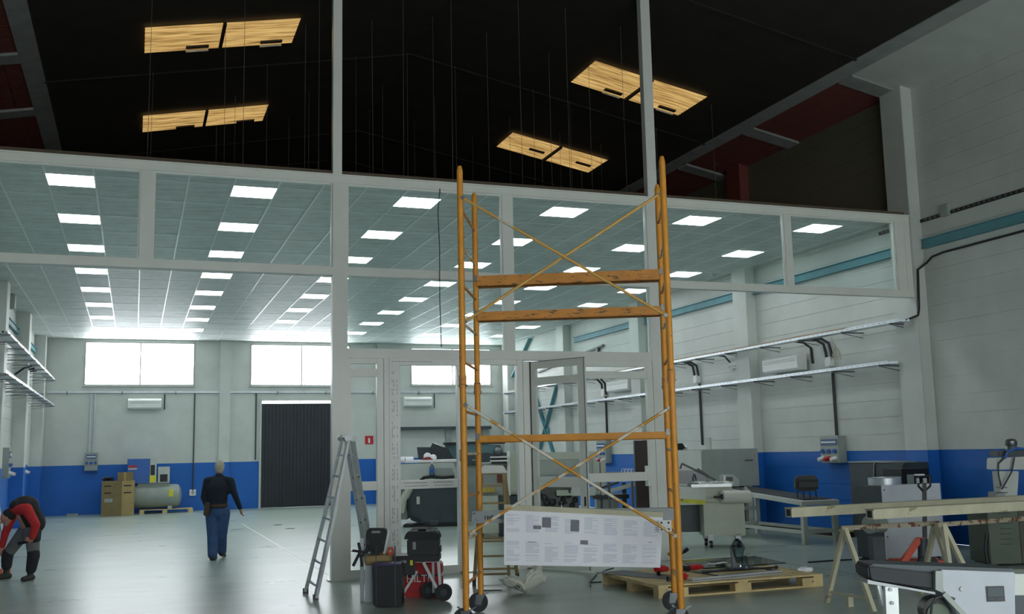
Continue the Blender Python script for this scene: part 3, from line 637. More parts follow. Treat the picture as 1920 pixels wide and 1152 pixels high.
dk = tag(obj('work_deck', B().box(-.02, SWD+.02, SDP-.5, SDP-.04, z-.03, z+.06).box(-.02, SWD+.02, SDP-.51, SDP-.5, z-.055, z+.075), worn('deck_edge', (150, 156, 158), (96, 100, 104), .6, 8)), 'grey weathered deck plank hooked low across the scaffold', 'plank')
dk.parent = None; dk.location = SB; dk.rotation_euler = (0, 0, RZS)
b = B()
for k in range(9): b.box(.12+k*.026+random.uniform(0, .006), .13+k*.026+random.uniform(.004, .012), SDP-.513, SDP-.5105, z-.02+random.uniform(0, .02), z+.02+random.uniform(0, .015))
obj('worn_lettering', b, DGREY, dk)
# drawing board hung in front of the deck
pA = [spx(*p) for p in ((945, 955), (1243, 972), (1238, 1065), (945, 1060))]
rr = .62
def board_pt(u, v, off=0.):             # u,v in 0..1 across the sheet
    o = SB + Vector((-sw.y, sw.x, 0))*(SDP-.60+off); nrm = Vector((-sw.y, sw.x, 0))
    def hit(x, y):
        d = ray(x, y); p = Vector((0, 0, EYE)) + d*((o-Vector((0, 0, EYE))).dot(nrm)/d.dot(nrm)) - SB; return Vector((p.dot(sw), p.dot(nrm), p.z))
    a, b_, c, d_ = hit(945, 957), hit(1243, 971), hit(1238, 1065), hit(945, 1060)
    return a*(1-u)*(1-v)+b_*u*(1-v)+c*u*v+d_*(1-u)*v
def quad(b, u0, v0, u1, v1, y0, y1):
    P = [board_pt(u0, v0), board_pt(u1, v0), board_pt(u1, v1), board_pt(u0, v1)]
    A = [b.bm.verts.new(p+Vector((0, y0, 0))) for p in P]; C = [b.bm.verts.new(p+Vector((0, y1, 0))) for p in P]
    for i in range(4): b.bm.faces.new((A[i], A[(i+1) % 4], C[(i+1) % 4], C[i]))
    b.bm.faces.new(A[::-1]); b.bm.faces.new(C); return b
db = thing('drawing_board', 'long white board covered with pale printed columns hung on the scaffold', 'board', SB, RZS)
obj('sheet', quad(B(), 0, 0, 1, 1, 0, .018), PAPER, db)
obj('board_edge', quad(B(), 0, -.10, 1, 0.0, .02, .06), CREAM, db)
b = B()
for c in range(8):
    u = .015+c*.124
    for blk, (v0, v1) in enumerate(((.07, .40), (.56, .95))):
        n = int((v1-v0)/.022)
        for k in range(n):
            if random.random() < .12: continue
            e = random.choice((.088, .088, .08, .05)); v = v0+k*.022; quad(b, u, v, u+e, v+.011, -.0015, -.0005)
o = obj('printed_text', b, PRINT, db, flat=True); o['kind'] = 'stuff'
for (a, c, d, e) in ((.243, .10, .30, .29), (.187, .26, .238, .325), (.424, .125, .479, .345), (.488, .505, .537, .585)): obj('printed_picture', quad(B(), a, c, d, e, -.003, -.0016), PRINT2, db)
obj('printed_line', quad(quad(B(), .155, .565, .205, .575, -.003, -.0016), .915, .5, .94, .51, -.003, -.0016), PRINT2, db)  # short dark dashes of print on the sheet
bk = thing('bracket_plate', 'white plate with four holes on the right scaffold leg', 'plate', SB, RZS)
p = spx(1243, 979, 1); obj('plate', B().box(p.x-.075, p.x+.06, SDP-.66, SDP-.64, p.z-.06, p.z+.06), WHITEP, bk)
for a in (-.045, .03):
    for c in (-.035, .035): obj('hole', B().cyl((p.x+a, SDP-.663, p.z+c), (p.x+a, SDP-.659, p.z+c), .012), BLACK, bk)

# thin cable hanging from the ceiling in the middle bay
o = obj('hanging_cable', B().tube([(4.45, YP-.12, 5.9), (4.43, YP-.14, 5.98), (4.40, YP-.12, 5.6), (4.42, YP-.12, 5.0), (4.41, YP-.13, 4.2), (4.43, YP-.12, 3.45)], .007, 6), BLACK); tag(o, 'thin black cable hanging down the glazed partition left of the scaffold', 'cable')

# ------------------------------------------------------------------ aluminium ladder
Lb = Vector((2.75, 14.15, 0)); LD = thing('folding_ladder', 'aluminium folding ladder standing open against the white post', 'ladder', Lb, 0)
def LP(x, y, D): p = PD(x, y, D)-Lb; return p
tops = {1: (LP(641, 826, 14.15), LP(653, 826, 13.75)), 2: (LP(649, 826, 14.3), LP(661, 826, 13.9))}
def fz(x, y):
    p = W(2, .02, x, y)-Lb; return p
feet = {1: (fz(573, 1110), fz(592, 1122)), 2: (fz(688, 1100), fz(703, 1093))}
feet[2] = (fz(701, 1098), fz(714, 1088))
feet[2] = (PD(703, 1090, 14.9)-Lb, PD(697, 1110, 14.3)-Lb)
for q in (0, 1): feet[2][q].z = .02
tops[2] = (LP(661, 826, 14.3), LP(650, 826, 13.9))
for sd in (1, 2):
    (a, c), (e, f) = tops[sd], feet[sd]
    if sd == 1: pass
    for tp, ft_ in ((a, e), (c, f)):
        md = tp*.52+ft_*.48
        obj('stile', B().beam(tp, md, .07, .03), ALU, LD); obj('outer_stile', B().beam(tp*.62+ft_*.38+Vector((.012, 0, 0)), ft_, .075, .04), ALU, LD)
        obj('foot', B().beam(ft_+Vector((0, 0, .045)), ft_+Vector((0, 0, -.02)), .07, .045, (0, 1, 0)), BLACK, LD)
        for k in range(6): obj('rivet', B().cyl(tp*(1-.1-k*.15)+ft_*(.1+k*.15)+Vector((0, -.03, 0)), tp*(1-.1-k*.15)+ft_*(.1+k*.15)+Vector((0, .0, 0)), .012, 8), BLACK, LD)
    for k in range(7):
        t_ = .1+k*.138; obj('rung', B().beam(a*(1-t_)+e*t_, c*(1-t_)+f*t_, .03, .03), ALU, LD)
for q in (0, 1):
    m_ = (tops[1][q]+tops[2][1-q if q else 0])/2
    c_ = tops[1][q]; obj('hinge', B().cyl(c_+Vector((-.005, -.03, .03)), c_+Vector((-.005, .03, .03)), .05, 16), STEEL, LD)
    c_ = tops[2][q]; obj('hinge', B().cyl(c_+Vector((.0, -.03, .03)), c_+Vector((.0, .03, .03)), .05, 16), STEEL, LD)

# ------------------------------------------------------------------ tools heaped by the post
F = Frontal(690, 13.15); t = thing('board_offcut', 'tall narrow white board standing upright beside the black bin', 'board', F.base, F.rz)
obj('board', F.box(B(), 684, 1058, 697, 1130, 0, .12), PAPER, t); obj('profile', F.box(B(), 675, 1010, 682, 1128, .1, .14), ALU, t)
F = Frontal(709, 13.1); zt = F(709, 1045).z; t = thing('cardboard_tray', 'flat open cardboard box lying on the black bin', 'box', F.base+Vector((0, 0, F(709, 1060).z)), F.rz)
a, c = F(685, 1060), F(735, 1041); hgt = c.z-a.z
b = B(); b.box(a.x, c.x, .0, .012, 0, hgt).box(a.x, c.x, .36, .372, 0, hgt).box(a.x, a.x+.012, 0, .37, 0, hgt).box(c.x-.012, c.x, 0, .37, 0, hgt).box(a.x, c.x, 0, .37, 0, .01); obj('tray', b, CARD, t)
F = Frontal(725, 12.68); t = thing('black_bin', 'tall black plastic bin with a violet liner', 'bin', F.base, F.rz)
w_ = F(754, 1100).x; 
obj('bin_body', B().prism([(-w_*.93, .02), (w_*.85, .0), (w_*.93, .0), (w_*.97, F(0+725, 1062).z), (-w_*1.0, F(725, 1062).z)], 0, .36, 1), BLACK, t, bev=.02)
obj('liner', B().box(-w_*1.0, w_*.9, .02, .34, F(725, 1063).z, F(725, 1058).z), mat('violet_liner', (62, 52, 96), .4), t); obj('reinforcing_rib', B().box(w_*.5, w_*.58, -.012, 0, .02, .72).box(-w_*.75, -w_*.7, -.012, 0, .02, .72), DGREY, t)
F = Frontal(706, 13.2); t = thing('drill_case', 'upright dark grey power tool case with a moulded handle', 'tool case', F.base+Vector((0, 0, F(706, 1037).z)), F.rz)
zz = F(706, 1037).z; pt = lambda x, y: (F(x, y).x, F(x, y).z-zz)
obj('shell', B().prism([pt(686, 1000), pt(690, 991), pt(722, 991), pt(725, 996), pt(718, 1037), pt(686, 1037)], 0, .12, 1), BLACK, t, bev=.012)
obj('handle', B().box(pt(697, 0)[0], pt(713, 0)[0], -.01, .02, pt(0, 1000)[1], pt(0, 996)[1]), MGREY, t); obj('latch', B().box(pt(688, 0)[0], pt(691, 0)[0], -.012, 0, .1, .16).box(pt(716, 0)[0], pt(718, 0)[0], -.012, 0, .1, .16), DGREY, t)
obj('label_strip', B().prism([pt(727, 996), pt(731, 996), pt(722, 1040), pt(718, 1040)], .02, .05, 1), PAPER, t)
F = Frontal(680, 12.95); t = thing('bar_clamp', 'black trigger clamp with splayed jaws resting against the cardboard tray', 'clamp', F.base+Vector((0, 0, F(680, 1062).z)), F.rz); zz = F(680, 1062).z
q = lambda x, y, d=0: Vector((F(x, y).x, d, F(x, y).z-zz))
obj('bar', B().beam(q(661, 1033), q(712, 1040), .02, .03), BLACK, t); obj('jaw', B().beam(q(672, 1018), q(676, 1036), .03, .03).beam(q(675, 1036), q(662, 1062), .03, .035), BLACK, t); obj('jaw', B().beam(q(690, 1028), q(678, 1044), .03, .04).beam(q(676, 1040), q(679, 1063), .03, .03), BLACK, t)
obj('trigger', B().ball(q(692, 1037), .03), STEEL, t); obj('screw_tip', B().cyl(q(659, 1034), q(665, 1034), .01), ORNG, t)
F = Frontal(732, 13.1); t = thing('pliers', 'orange handled pliers sticking up from the cardboard tray', 'pliers', F.base+Vector((0, 0, F(732, 1043).z)), F.rz); zz = F(732, 1043).z
q = lambda x, y, d=0: Vector((F(x, y).x, d, F(x, y).z-zz))
obj('grip', B().tube([q(731, 1042), q(727, 1034), q(731, 1027)], .014), ORNG, t); obj('grip', B().tube([q(733, 1042), q(737, 1034), q(734, 1026)], .014), ORNG, t); obj('jaw', B().cyl(q(732, 1048), q(732, 1041), .012), STEEL, t)
# folding stand trolley with wheels
F = Frontal(790, 13.06); t = thing('tool_trolley', 'folding tool trolley with grey tube legs and two black wheels', 'trolley', F.base, F.rz)
q = lambda x, y, d=0.: Vector((F(x, y, d).x, d, F(x, y, d).z))
zp = F(790, 1050).z
obj('platform', B().box(q(741, 0).x, q(822, 0).x, 0, .4, zp-.03, zp+.05), BLACK, t, bev=.008)
obj('leg', B().beam(q(794, 1055, .05), q(820, 1105, .05), .035, .035), ALU, t); obj('leg', B().beam(q(782, 1072, .05), q(757, 1112, .05), .03, .03), ALU, t)
obj('leg', B().beam(q(812, 1052, .3), q(813, 1112, .3), .03, .03), ALU, t); obj('leg', B().beam(q(822, 1052, .05), q(826, 1106, .05), .035, .035), ALU, t)
for px, py, d, r in ((832, 1118, .05, .105), (804, 1113, .32, .10)):
    c = q(px, py, d); c.z = r+.003; wh = obj('wheel', B().cyl(c+Vector((0, -.025, 0)), c+Vector((0, .025, 0)), r, 28), DBLK, t); obj('hub', B().cyl(c+Vector((0, -.032, 0)), c+Vector((0, .032, 0)), r*.4, 18), DGREY, wh)
obj('handle_post', B().cyl(q(818, 1050, .3), q(818, 990, .3), .014), ALU, t); obj('handle_post', B().cyl(q(810, 1050, .3), q(809, 990, .3), .014), ALU, t); obj('handle_grip', B().box(q(805, 0, .3).x, q(821, 0, .3).x, .28, .32, F(0, 985, .3).z, F(0, 978, .3).z), DGREY, t)
obj('side_pocket', B().box(q(741, 0).x-.02, q(778, 0).x, -.04, .0, zp-.18, zp+.02), BLACK, t, bev=.01); obj('white_tag', B().box(q(750, 0).x, q(762, 0).x, -.045, -.04, zp-.03, zp+.0), MGREY, t); obj('yellow_tag', B().box(q(769, 0).x, q(774, 0).x, -.05, -.04, zp-.06, zp+.0), YELL, t)
t2 = thing('black_toolbox', 'large black lidded toolbox on top of the trolley', 'toolbox', F.base+Vector((0, 0, zp+.05)), F.rz); zz = zp+.05
P2 = lambda x, y: (F(x, y).x, F(x, y).z-zz)
obj('body', B().box(P2(762, 0)[0], P2(821, 0)[0], .03, .37, 0, P2(0, 1012)[1]), BLACK, t2, bev=.012)
obj('lid', B().prism([P2(757, 1012), P2(824, 1012), P2(821, 1001), P2(816, 998), P2(764, 998), P2(760, 1003)], .01, .39, 1), DBLK, t2, bev=.006)
obj('latch', B().box(P2(773, 0)[0], P2(779, 0)[0], .015, .03, P2(0, 1031)[1], P2(0, 1017)[1]), MGREY, t2); obj('side_latch', B().box(P2(820, 0)[0], P2(824, 0)[0], .1, .3, .02, .1), BLACK, t2)
t3 = thing('caulking_gun', 'black and silver caulking gun lying on the toolbox lid', 'tool', F.base+Vector((0, 0, zz+P2(0, 998)[1])), F.rz)
obj('frame_rod', B().cyl((P2(770, 0)[0], .12, .03), (P2(818, 0)[0], .12, .03), .01).cyl((P2(770, 0)[0], .16, .03), (P2(812, 0)[0], .2, .035), .008), STEEL, t3); obj('barrel', B().cyl((P2(782, 0)[0], .14, .022), (P2(797, 0)[0], .15, .022), .02), BLACK, t3)
F = Frontal(790, 13.5); t = thing('red_tool_case', 'red power tool case standing on the floor under the trolley', 'tool case', F.base, F.rz)
a, c = F(757, 1126), F(828, 1055)
obj('case', B().box(a.x, c.x, 0, .3, 0, F(0, 1080).z), REDP, t, bev=.02); obj('lid', B().box(a.x+.03, c.x, .02, .3, F(0, 1079).z, c.z), REDP, t, bev=.02); obj('seam', B().box(a.x+.01, c.x-.01, -.004, .01, F(0, 1080).z-.01, F(0, 1078).z), BLACK, t)
tm = text_mesh('HILTI', .13, .002); tm.materials.append(WHITEP); o = obj('lettering', tm, None, t, loc=((a.x+c.x)/2-.06, -.006, F(0, 1086).z), rot=(PI/2, 0, 0))

# weathered wooden stepladder behind the scaffold, with a white cap
F = Frontal(930, 15.3); F.base = PD(930, 850, 14.9); F.base.z = 0; F.D = 14.9
t = thing('wooden_stepladder', 'weathered wooden stepladder with dark feet behind the scaffold', 'stepladder', F.base, F.rz)
q = lambda x, y, d=0.: Vector((F(x, y, d).x, d, F(x, y, d).z))
ft = [q(889, 1084, -.35), q(955, 1090, -.35), q(902, 1073, .35), q(970, 1076, .35)]
for v in ft: v.z = .03
tp = [q(903, 888, -.03), q(944, 888, -.03), q(902, 888, .06), q(946, 888, .06)]
for f_, p_ in zip(ft, tp):
    obj('leg', B().beam(p_, f_, .035, .05), WOODO, t); obj('rubber_foot', B().beam(f_+Vector((0, 0, .05)), f_+Vector((0, 0, -.03)), .05, .06, (0, 1, 0)), BLACK, t)
for i0, n in ((0, 6), (2, 4)):
    for k in range(n):
        u_ = .12+k*.8/(n-1); A_ = tp[i0]*(1-u_)+ft[i0]*u_; C_ = tp[i0+1]*(1-u_)+ft[i0+1]*u_; obj('step', B().box(A_.x, C_.x, A_.y-.04, A_.y+.05, A_.z-.012, A_.z+.012), WOODO, t)
obj('brace_rail', B().box(tp[0].x-.02, tp[1].x+.02, -.06, .08, tp[0].z-.02, tp[0].z), WOODO, t)
t = thing('plastic_tray', 'white plastic tray on top of the wooden stepladder', 'tray', F.base+Vector((0, 0, tp[0].z)), F.rz); obj('shell', B().prism([(tp[0].x-.06, 0), (tp[1].x+.06, 0), (tp[1].x+.0, .1), (tp[0].x+.03, .11)], -.12, .12, 1), WHITEP, t, bev=.01)

# plastic bag and slat on the floor
bm_ = bmesh.new(); bmesh.ops.create_icosphere(bm_, subdivisions=4, radius=1)
from mathutils import noise
for v in bm_.verts:
    p = v.co.copy(); n_ = noise.noise(p*1.7)*.28 + abs(noise.noise(p*4.3))*.22 + noise.noise(p*11)*.05
    s_ = 1+n_; lobe = .24*math.exp(-((p.x-.55)**2+p.y**2)*3); notch = -.35*math.exp(-(p.x+.12)**2*22)*max(p.z, 0)
    v.co = Vector((p.x*.29*s_, p.y*.2*s_, max(0, (max(0, p.z*.5+.5)**.5)*(.2+.10*math.exp(-(p.x-.5)**2*6)-.10*math.exp(-(p.x+.05)**2*60))*s_)))
bg = B(); bg.bm = bm_; p = W(2, 0, 985, 1112)
t = thing('plastic_bag', 'crumpled whitish plastic bag on the floor before the scaffold', 'bag', p, -YAW); obj('bag', bg, BAGP, t)
obj('dark_print', B().beam((-.13, -.175, .13), (-.08, -.185, .10), .004, .012).beam((-.10, -.18, .14), (-.07, -.18, .08), .004, .01).beam((-.14, -.178, .1), (-.1, -.183, .08), .004, .01), BLACK, t)
t = thing('floor_slat', 'thin aluminium slat lying on the floor left of the plastic bag', 'slat', W(2, 0, 917, 1108), -YAW); obj('slat', B().beam((-.17, 0, .012), (.17, .02, .012), .05, .022), ALU, t); obj('rubber_seal', B().beam((-.17, -.028, .006), (.17, -.01, .006), .008, .012), BLACK, t)

# ------------------------------------------------------------------ large pallet with tools
t = thing('wood_pallet', 'large new timber pallet on the floor right of the scaffold', 'pallet', (6.05, 11.55, 0)); LX_, LY_ = 2.4, 1.62
for k in range(3):
    y = (0, LY_/2-.07, LY_-.14)[k]; obj('bottom_board', B().box(0, LX_, y, y+.14, 0, .02), WOODP, t)
    for j in range(3):
        x = (0, LX_/2-.12, LX_-.32)[j]; ww = (.42, .24, .32)[j]; obj('block', B().box(x+.005, x+ww, y+.003, y+.137, .02, .115), WOODP, t)
for j in range(3): x = (0, LX_/2-.07, LX_-.14)[j]; obj('stringer_board', B().box(x, x+.14, 0, LY_, .115, .134), WOODP, t)
for k in range(11): y = k*(LY_-.125)/10; obj('deck_board', B().box(0, LX_, y, y+.125, .1345, .156), WOODP, t)
obj('nail_head', B().cyl((.2, -.004, .07), (.2, .0, .07), .01).cyl((LX_-.16, -.004, .07), (LX_-.16, 0, .07), .01), BLACK, t)
PZ = .156
def on_pallet(name, lb, cat, px, py, rz=0): return thing(name, lb, cat, W(2, PZ, px, py), rz)
t = on_pallet('metal_sheet', 'dark grey metal sheet lying on the left end of the pallet', 'sheet', 1192, 1080); obj('sheet', B().prism([(-.34, .55), (.12, .62), (.46, -.42), (.2, -.55), (-.02, -.3)], .0, .006, 2), mat('dark_sheet', (88, 92, 94), .6, .3), t)
t = on_pallet('aluminium_profile', 'long grey aluminium profile lying along the front of the pallet', 'profile', 1382, 1084, .12); obj('profile', B().box(-.72, .72, -.03, .03, 0, .04), ALU, t); obj('slot', B().box(-.72, .72, -.032, -.03, .015, .025), STEEL, t)
t = on_pallet('flat_steel_frame', 'thin dark steel frame lying on the pallet middle', 'frame', 1380, 1073, .1)
obj('bar', B().box(-.5, .5, -.3, -.26, 0, .02), STEEL, t); obj('bar', B().box(-.5, .5, .26, .3, 0, .02), STEEL, t); obj('bar', B().box(-.5, -.46, -.26, .26, 0, .02), STEEL, t); obj('bar', B().box(.46, .5, -.26, .26, 0, .02), STEEL, t)
obj('tie_rod', B().cyl((-.55, 0, .03), (.62, -.1, .03), .012), BLACK, t); obj('wing_nut', B().ball((.6, -.1, .03), .035, (1, .5, .7)), BROWN, t)
t = on_pallet('wrapped_post', 'short steel post wrapped in clear plastic standing on the pallet', 'post', 1378, 1070); obj('post', B().beam((0, 0, 0), (-.02, 0, .30), .07, .035, (0, 1, 0)), STEEL, t); obj('base_plate', B().box(-.1, .08, -.06, .06, .02, .04), DGREY, t)
b = B(); b.lathe([(.03, .1), (.07, .2), (.1, .3), (.06, .38), (.02, .42)], (.05, -.01, 0), 9); b.lathe([(.08, .02), (.05, .1), (.03, .2)], (.13, -.05, 0), 7); obj('plastic_wrap', b, CLEARB, t, flat=True)
F = Frontal(1375, 18.9)
t = on_pallet('red_wrench', 'red handled tool lying right of the scaffold leg on the pallet', 'tool', 1305, 1071, .15); obj('handle', B().tube([(-.12, 0, .05), (0, 0, .055), (.14, .02, .04)], [.035, .045, .02]), REDP, t); obj('head', B().box(-.2, -.12, -.04, .04, .01, .08), BLACK, t)
t = on_pallet('red_clamp', 'red and black clamp on the pallet front near the scaffold leg', 'clamp', 1280, 1087, .3); obj('bar', B().beam((-.25, 0, .02), (.2, .1, .02), .02, .02), STEEL, t); obj('body', B().box(-.05, .05, -.04, .05, 0, .08), REDP, t, bev=.008); obj('pad', B().cyl((-.25, 0, .0), (-.25, 0, .06), .03), BLACK, t)
t = on_pallet('red_hammer_drill', 'red and black hand tool behind the scaffold leg on the pallet', 'tool', 1240, 1078, .5); obj('body', B().tube([(-.12, 0, .08), (.02, 0, .08), (.14, 0, .06)], [.04, .05, .035]), REDP, t); obj('grip', B().beam((-.08, 0, .06), (-.12, -.04, 0), .04, .05), BLACK, t)
t = on_pallet('suction_lifter', 'grey suction lifter with a black lever on the pallet', 'tool', 1274, 1066, .2); obj('cup', B().lathe([(.11, 0), (.1, .03), (.05, .07), (.04, .14)], (0, 0, 0), 18), MGREY, t); obj('lever', B().tube([(0, 0, .13), (.05, 0, .19), (.12, 0, .23)], .016), BLACK, t); obj('lever_knob', B().cyl((.1, 0, .22), (.16, 0, .25), .028), BLACK, t); obj('stick', B().beam((-.22, -.05, .22), (.0, -.03, .03), .05, .03), WOODO, t)
t = on_pallet('white_rag', 'crumpled white paper scrap on the pallet right side', 'scrap', 1510, 1072); b = B(); b.ball((0, 0, .02), .12, (1, .7, .3), 10)
for v in b.bm.verts: v.co += Vector((noise.noise(v.co*20), noise.noise(v.co*23+Vector((3, 1, 2))), abs(noise.noise(v.co*19))))*.035
obj('scrap', b, PAPER, t, flat=True)
t = on_pallet('paper_strip', 'folded white packing strips on the back of the pallet', 'scrap', 1345, 1062); obj('strip', B().beam((-.2, 0, .02), (.2, .12, .03), .09, .012), PAPER, t); obj('strip', B().beam((-.1, .1, .03), (.25, -.1, .015), .07, .01), PAPER, t)
t = thing('glass_sheet', 'clear glass sheet leaning over the far side of the pallet', 'glass sheet', (8.05, 13.25, .0), 0)
obj('sheet', B().beam((0, -.5, .17), (0, .35, .2), 1.35, .01), PANE, t); obj('edge', B().beam((-.66, .35, .205), (.67, .35, .205), .012, .012), WHITEP, t)
o = obj('power_cord', B().tube([W(2, .16, 1150, 1066), W(2, .1, 1135, 1070), W(2, .012, 1118, 1078), W(2, .012, 1104, 1094), W(2, .012, 1107, 1100), W(2, .012, 1106, 1093), W(2, .012, 1128, 1092)], .01, 6), BLACK); tag(o, 'black cord trailing off the left end of the pallet', 'cord')
o = obj('floor_cable', B().tube([W(2, .01, 1515, 1055), W(2, .01, 1570, 1051), W(2, .01, 1640, 1048), W(2, .01, 1700, 1040)], .012, 6), BLACK); tag(o, 'black cable crossing the floor behind the left trestle', 'cable')

# ------------------------------------------------------------------ cream profiles on trestles
def trestle(apex, feet2, lb, brz=True):
    base = Vector((apex.x, apex.y, 0)); t = thing('trestle', lb, 'trestle', base, 0, 'steel trestles')
    a = apex-base
    for f_ in feet2: obj('leg', B().beam(a, f_-base, .05, .05, (1, 0, 0)), CREAM, t)
    if brz:
        m = [(a*.15+(f_-base)*.85) for f_ in feet2[:2]]; obj('tie', B().beam(m[0], m[1], .025, .025), CREAM, t)
    return t
A1 = PD(1583, 985, 12.0); A2 = PD(1752, 972, 12.4); A3 = PD(1768, 978, 12.2); A4 = PD(1990, 965, 13.2)
for v in (A1, A2, A3, A4): v.z = .87
t = trestle(A1, [W(2, 0, 1550, 1131), W(2, 0, 1639, 1149)], 'cream trestle at the left end of the beams')
obj('rusty_bar', B().beam(A1-t.location+Vector((-.05, 0, .0)), A2-t.location+Vector((.05, 0, .0)), .05, .05), RUST, t); obj('saddle', B().box(-.035, .035, -.03, .03, 0, .14), CREAM, t)
for f_ in ((A2+Vector((-.10, -.42, 0))), (A2+Vector((.08, .42, 0)))):
    g_ = f_.copy(); g_.z = 0; obj('leg', B().beam(A2-t.location, g_-t.location, .05, .05, (1, 0, 0)), CREAM, t)
A3b = A3.copy(); l1 = A3+Vector((-.24, -.35, 0)); l2 = A3+Vector((.36, -.1, 0)); l1.z = l2.z = 0
t = trestle(A3, [l1, l2], 'cream trestle behind the conveyor, under the right part of the beams')
obj('rusty_bar', B().beam(A3-t.location+Vector((-.1, 0, .0)), A4-t.location, .05, .05), RUST, t); obj('clamp_head', B().box(-.12, .12, -.04, .04, -.03, .09), RUST, t)
for s_ in (-.4, .4):
    g_ = A4-t.location+Vector((s_*.3, s_, 0)); g_.z = 0; obj('leg', B().beam(A4-t.location, g_, .05, .05, (1, 0, 0)), CREAM, t)
def prof(p0, p1, lb):
    t = thing('cream_profile', lb, 'beam', p0, 0, 'cream profiles on trestles'); d = p1-p0
    obj('channel', B().beam((0, 0, 0), d, .11, .105), CREAM, t); n = d.normalized()
    obj('flange', B().beam(Vector((0, 0, .05)), d+Vector((0, 0, .05)), .14, .012), CREAM, t); obj('end_slot', B().beam(-n*.003+Vector((0, 0, -.0)), n*.003, .07, .075), BLACK, t)
p0 = PD(1478, 954, 12.0); p1 = PD(1990, 934, 13.9); p1.z = p0.z = 1.055; prof(p0, p1, 'long cream metal profile on the trestles, the back one reaching farther left')
p0 = PD(1630, 958, 11.5); p1 = PD(1990, 940, 12.7); p1.z = p0.z = 1.05; prof(p0, p1, 'long cream metal profile on the trestles, the front one starting farther right')

# ------------------------------------------------------------------ conveyor machine at the bottom right corner
F = Frontal(1830, 6.6); t = thing('conveyor_machine', 'light grey machine housing with a black conveyor belt at the lower right corner', 'machine', F.base, F.rz)
P2 = lambda x, y: (F(x, y).x, F(x, y).z)
obj('housing', B().prism([P2(1765, 1069), P2(1903, 1074), P2(1905, 1200), P2(1830, 1200), P2(1768, 1112)], 0, .3, 1), mat('housing_grey', (172, 178, 186), .5, 0, .05), t, bev=.004)
obj('side_plate', B().prism([P2(1753, 1071), P2(1767, 1071), P2(1767, 1112), P2(1753, 1106)], -.01, .3, 1), MGREY, t); obj('diagonal_guard', B().beam(Vector((P2(1768, 1113)[0], -.01, P2(1768, 1113)[1])), Vector((P2(1832, 1180)[0], -.01, P2(1832, 1180)[1])), .02, .03), MGREY, t)
z1 = P2(0, 1068)[1]; z2 = P2(0, 1106)[1]
b = B(); b.prism([P2(1629, 1063), P2(1632, 1087), P2(1640, 1089), P2(1753, 1108), P2(1753, 1074), P2(1640, 1061)], .02, .28, 1); obj('belt', b, DBLK, t, bev=.012)
obj('top_guard', B().prism([P2(1640, 1059), P2(1903, 1068), P2(1903, 1074), P2(1753, 1074), P2(1636, 1063)], .03, .29, 1), DGREY, t)
obj('belt_edge', B().box(P2(1751, 0)[0]-.002, P2(1753, 0)[0], .015, .285, z2+.01, z1-.04), BLACK, t)
obj('bed_plate', B().prism([P2(1629, 1088), P2(1640, 1091), P2(1756, 1112), P2(1756, 1116), P2(1700, 1106), P2(1629, 1096)], .02, .3, 1), STEEL, t)
obj('leg', B().prism([P2(1660, 1101), P2(1684, 1103), P2(1692, 1300), P2(1668, 1300)], .0, .06, 1), ALU, t); obj('leg', B().prism([P2(1650, 1100), P2(1658, 1101), P2(1664, 1130), P2(1660, 1140)], .05, .1, 1), ALU, t)
L0 = P2(0, 1300)[1]; obj('support_leg', B().box(P2(1672, 0)[0], P2(1688, 0)[0], .0, .06, 0, L0+.05).box(P2(1860, 0)[0], P2(1900, 0)[0], .05, .25, 0, P2(0, 1195)[1]), ALU, t)
for (x, y) in ((1669, 1106), (1672, 1131)):
    c = F(x, y); obj('bolt', B().cyl((c.x, -.012, c.z), (c.x, .0, c.z), .012, 6), STEEL, t)
c = F(1765, 1150); obj('drive_wheel', B().cyl((c.x, .06, c.z), (c.x, .16, c.z), .088, 32), BLACK, t); obj('wheel_face', B().cyl((c.x, .05, c.z-.02), (c.x, .06, c.z-.02), .07, 28), GREEN, t)
c = F(1803, 1105); obj('screw_head', B().cyl((c.x, -.01, c.z), (c.x, 0, c.z), .014, 12), STEEL, t)
a, c = F(1848, 1100), F(1884, 1128); obj('rating_plate', B().box(a.x, c.x, -.006, 0, c.z, a.z), BLACK, t); obj('plate_print', B().box(a.x+.008, c.x-.008, -.008, -.006, c.z+.03, a.z-.008).box(a.x+.01, a.x+.05, -.008, -.006, c.z+.012, c.z+.02).box(a.x+.06, c.x-.01, -.008, -.006, c.z+.012, c.z+.02), DGREY, t)
obj('right_housing', B().prism([P2(1906, 1078), P2(1990, 1078), P2(1990, 1200), P2(1906, 1200)], .03, .3, 1), LGREY, t, bev=.004); obj('dark_recess', B().prism([P2(1907, 1118), P2(1990, 1118), P2(1990, 1190), P2(1907, 1190)], .02, .03, 1), DGREY, t); obj('cable', B().tube([F(1745, 1160), F(1747, 1135), F(1755, 1122), F(1772, 1118), F(1790, 1124)], .008), BLACK, t)

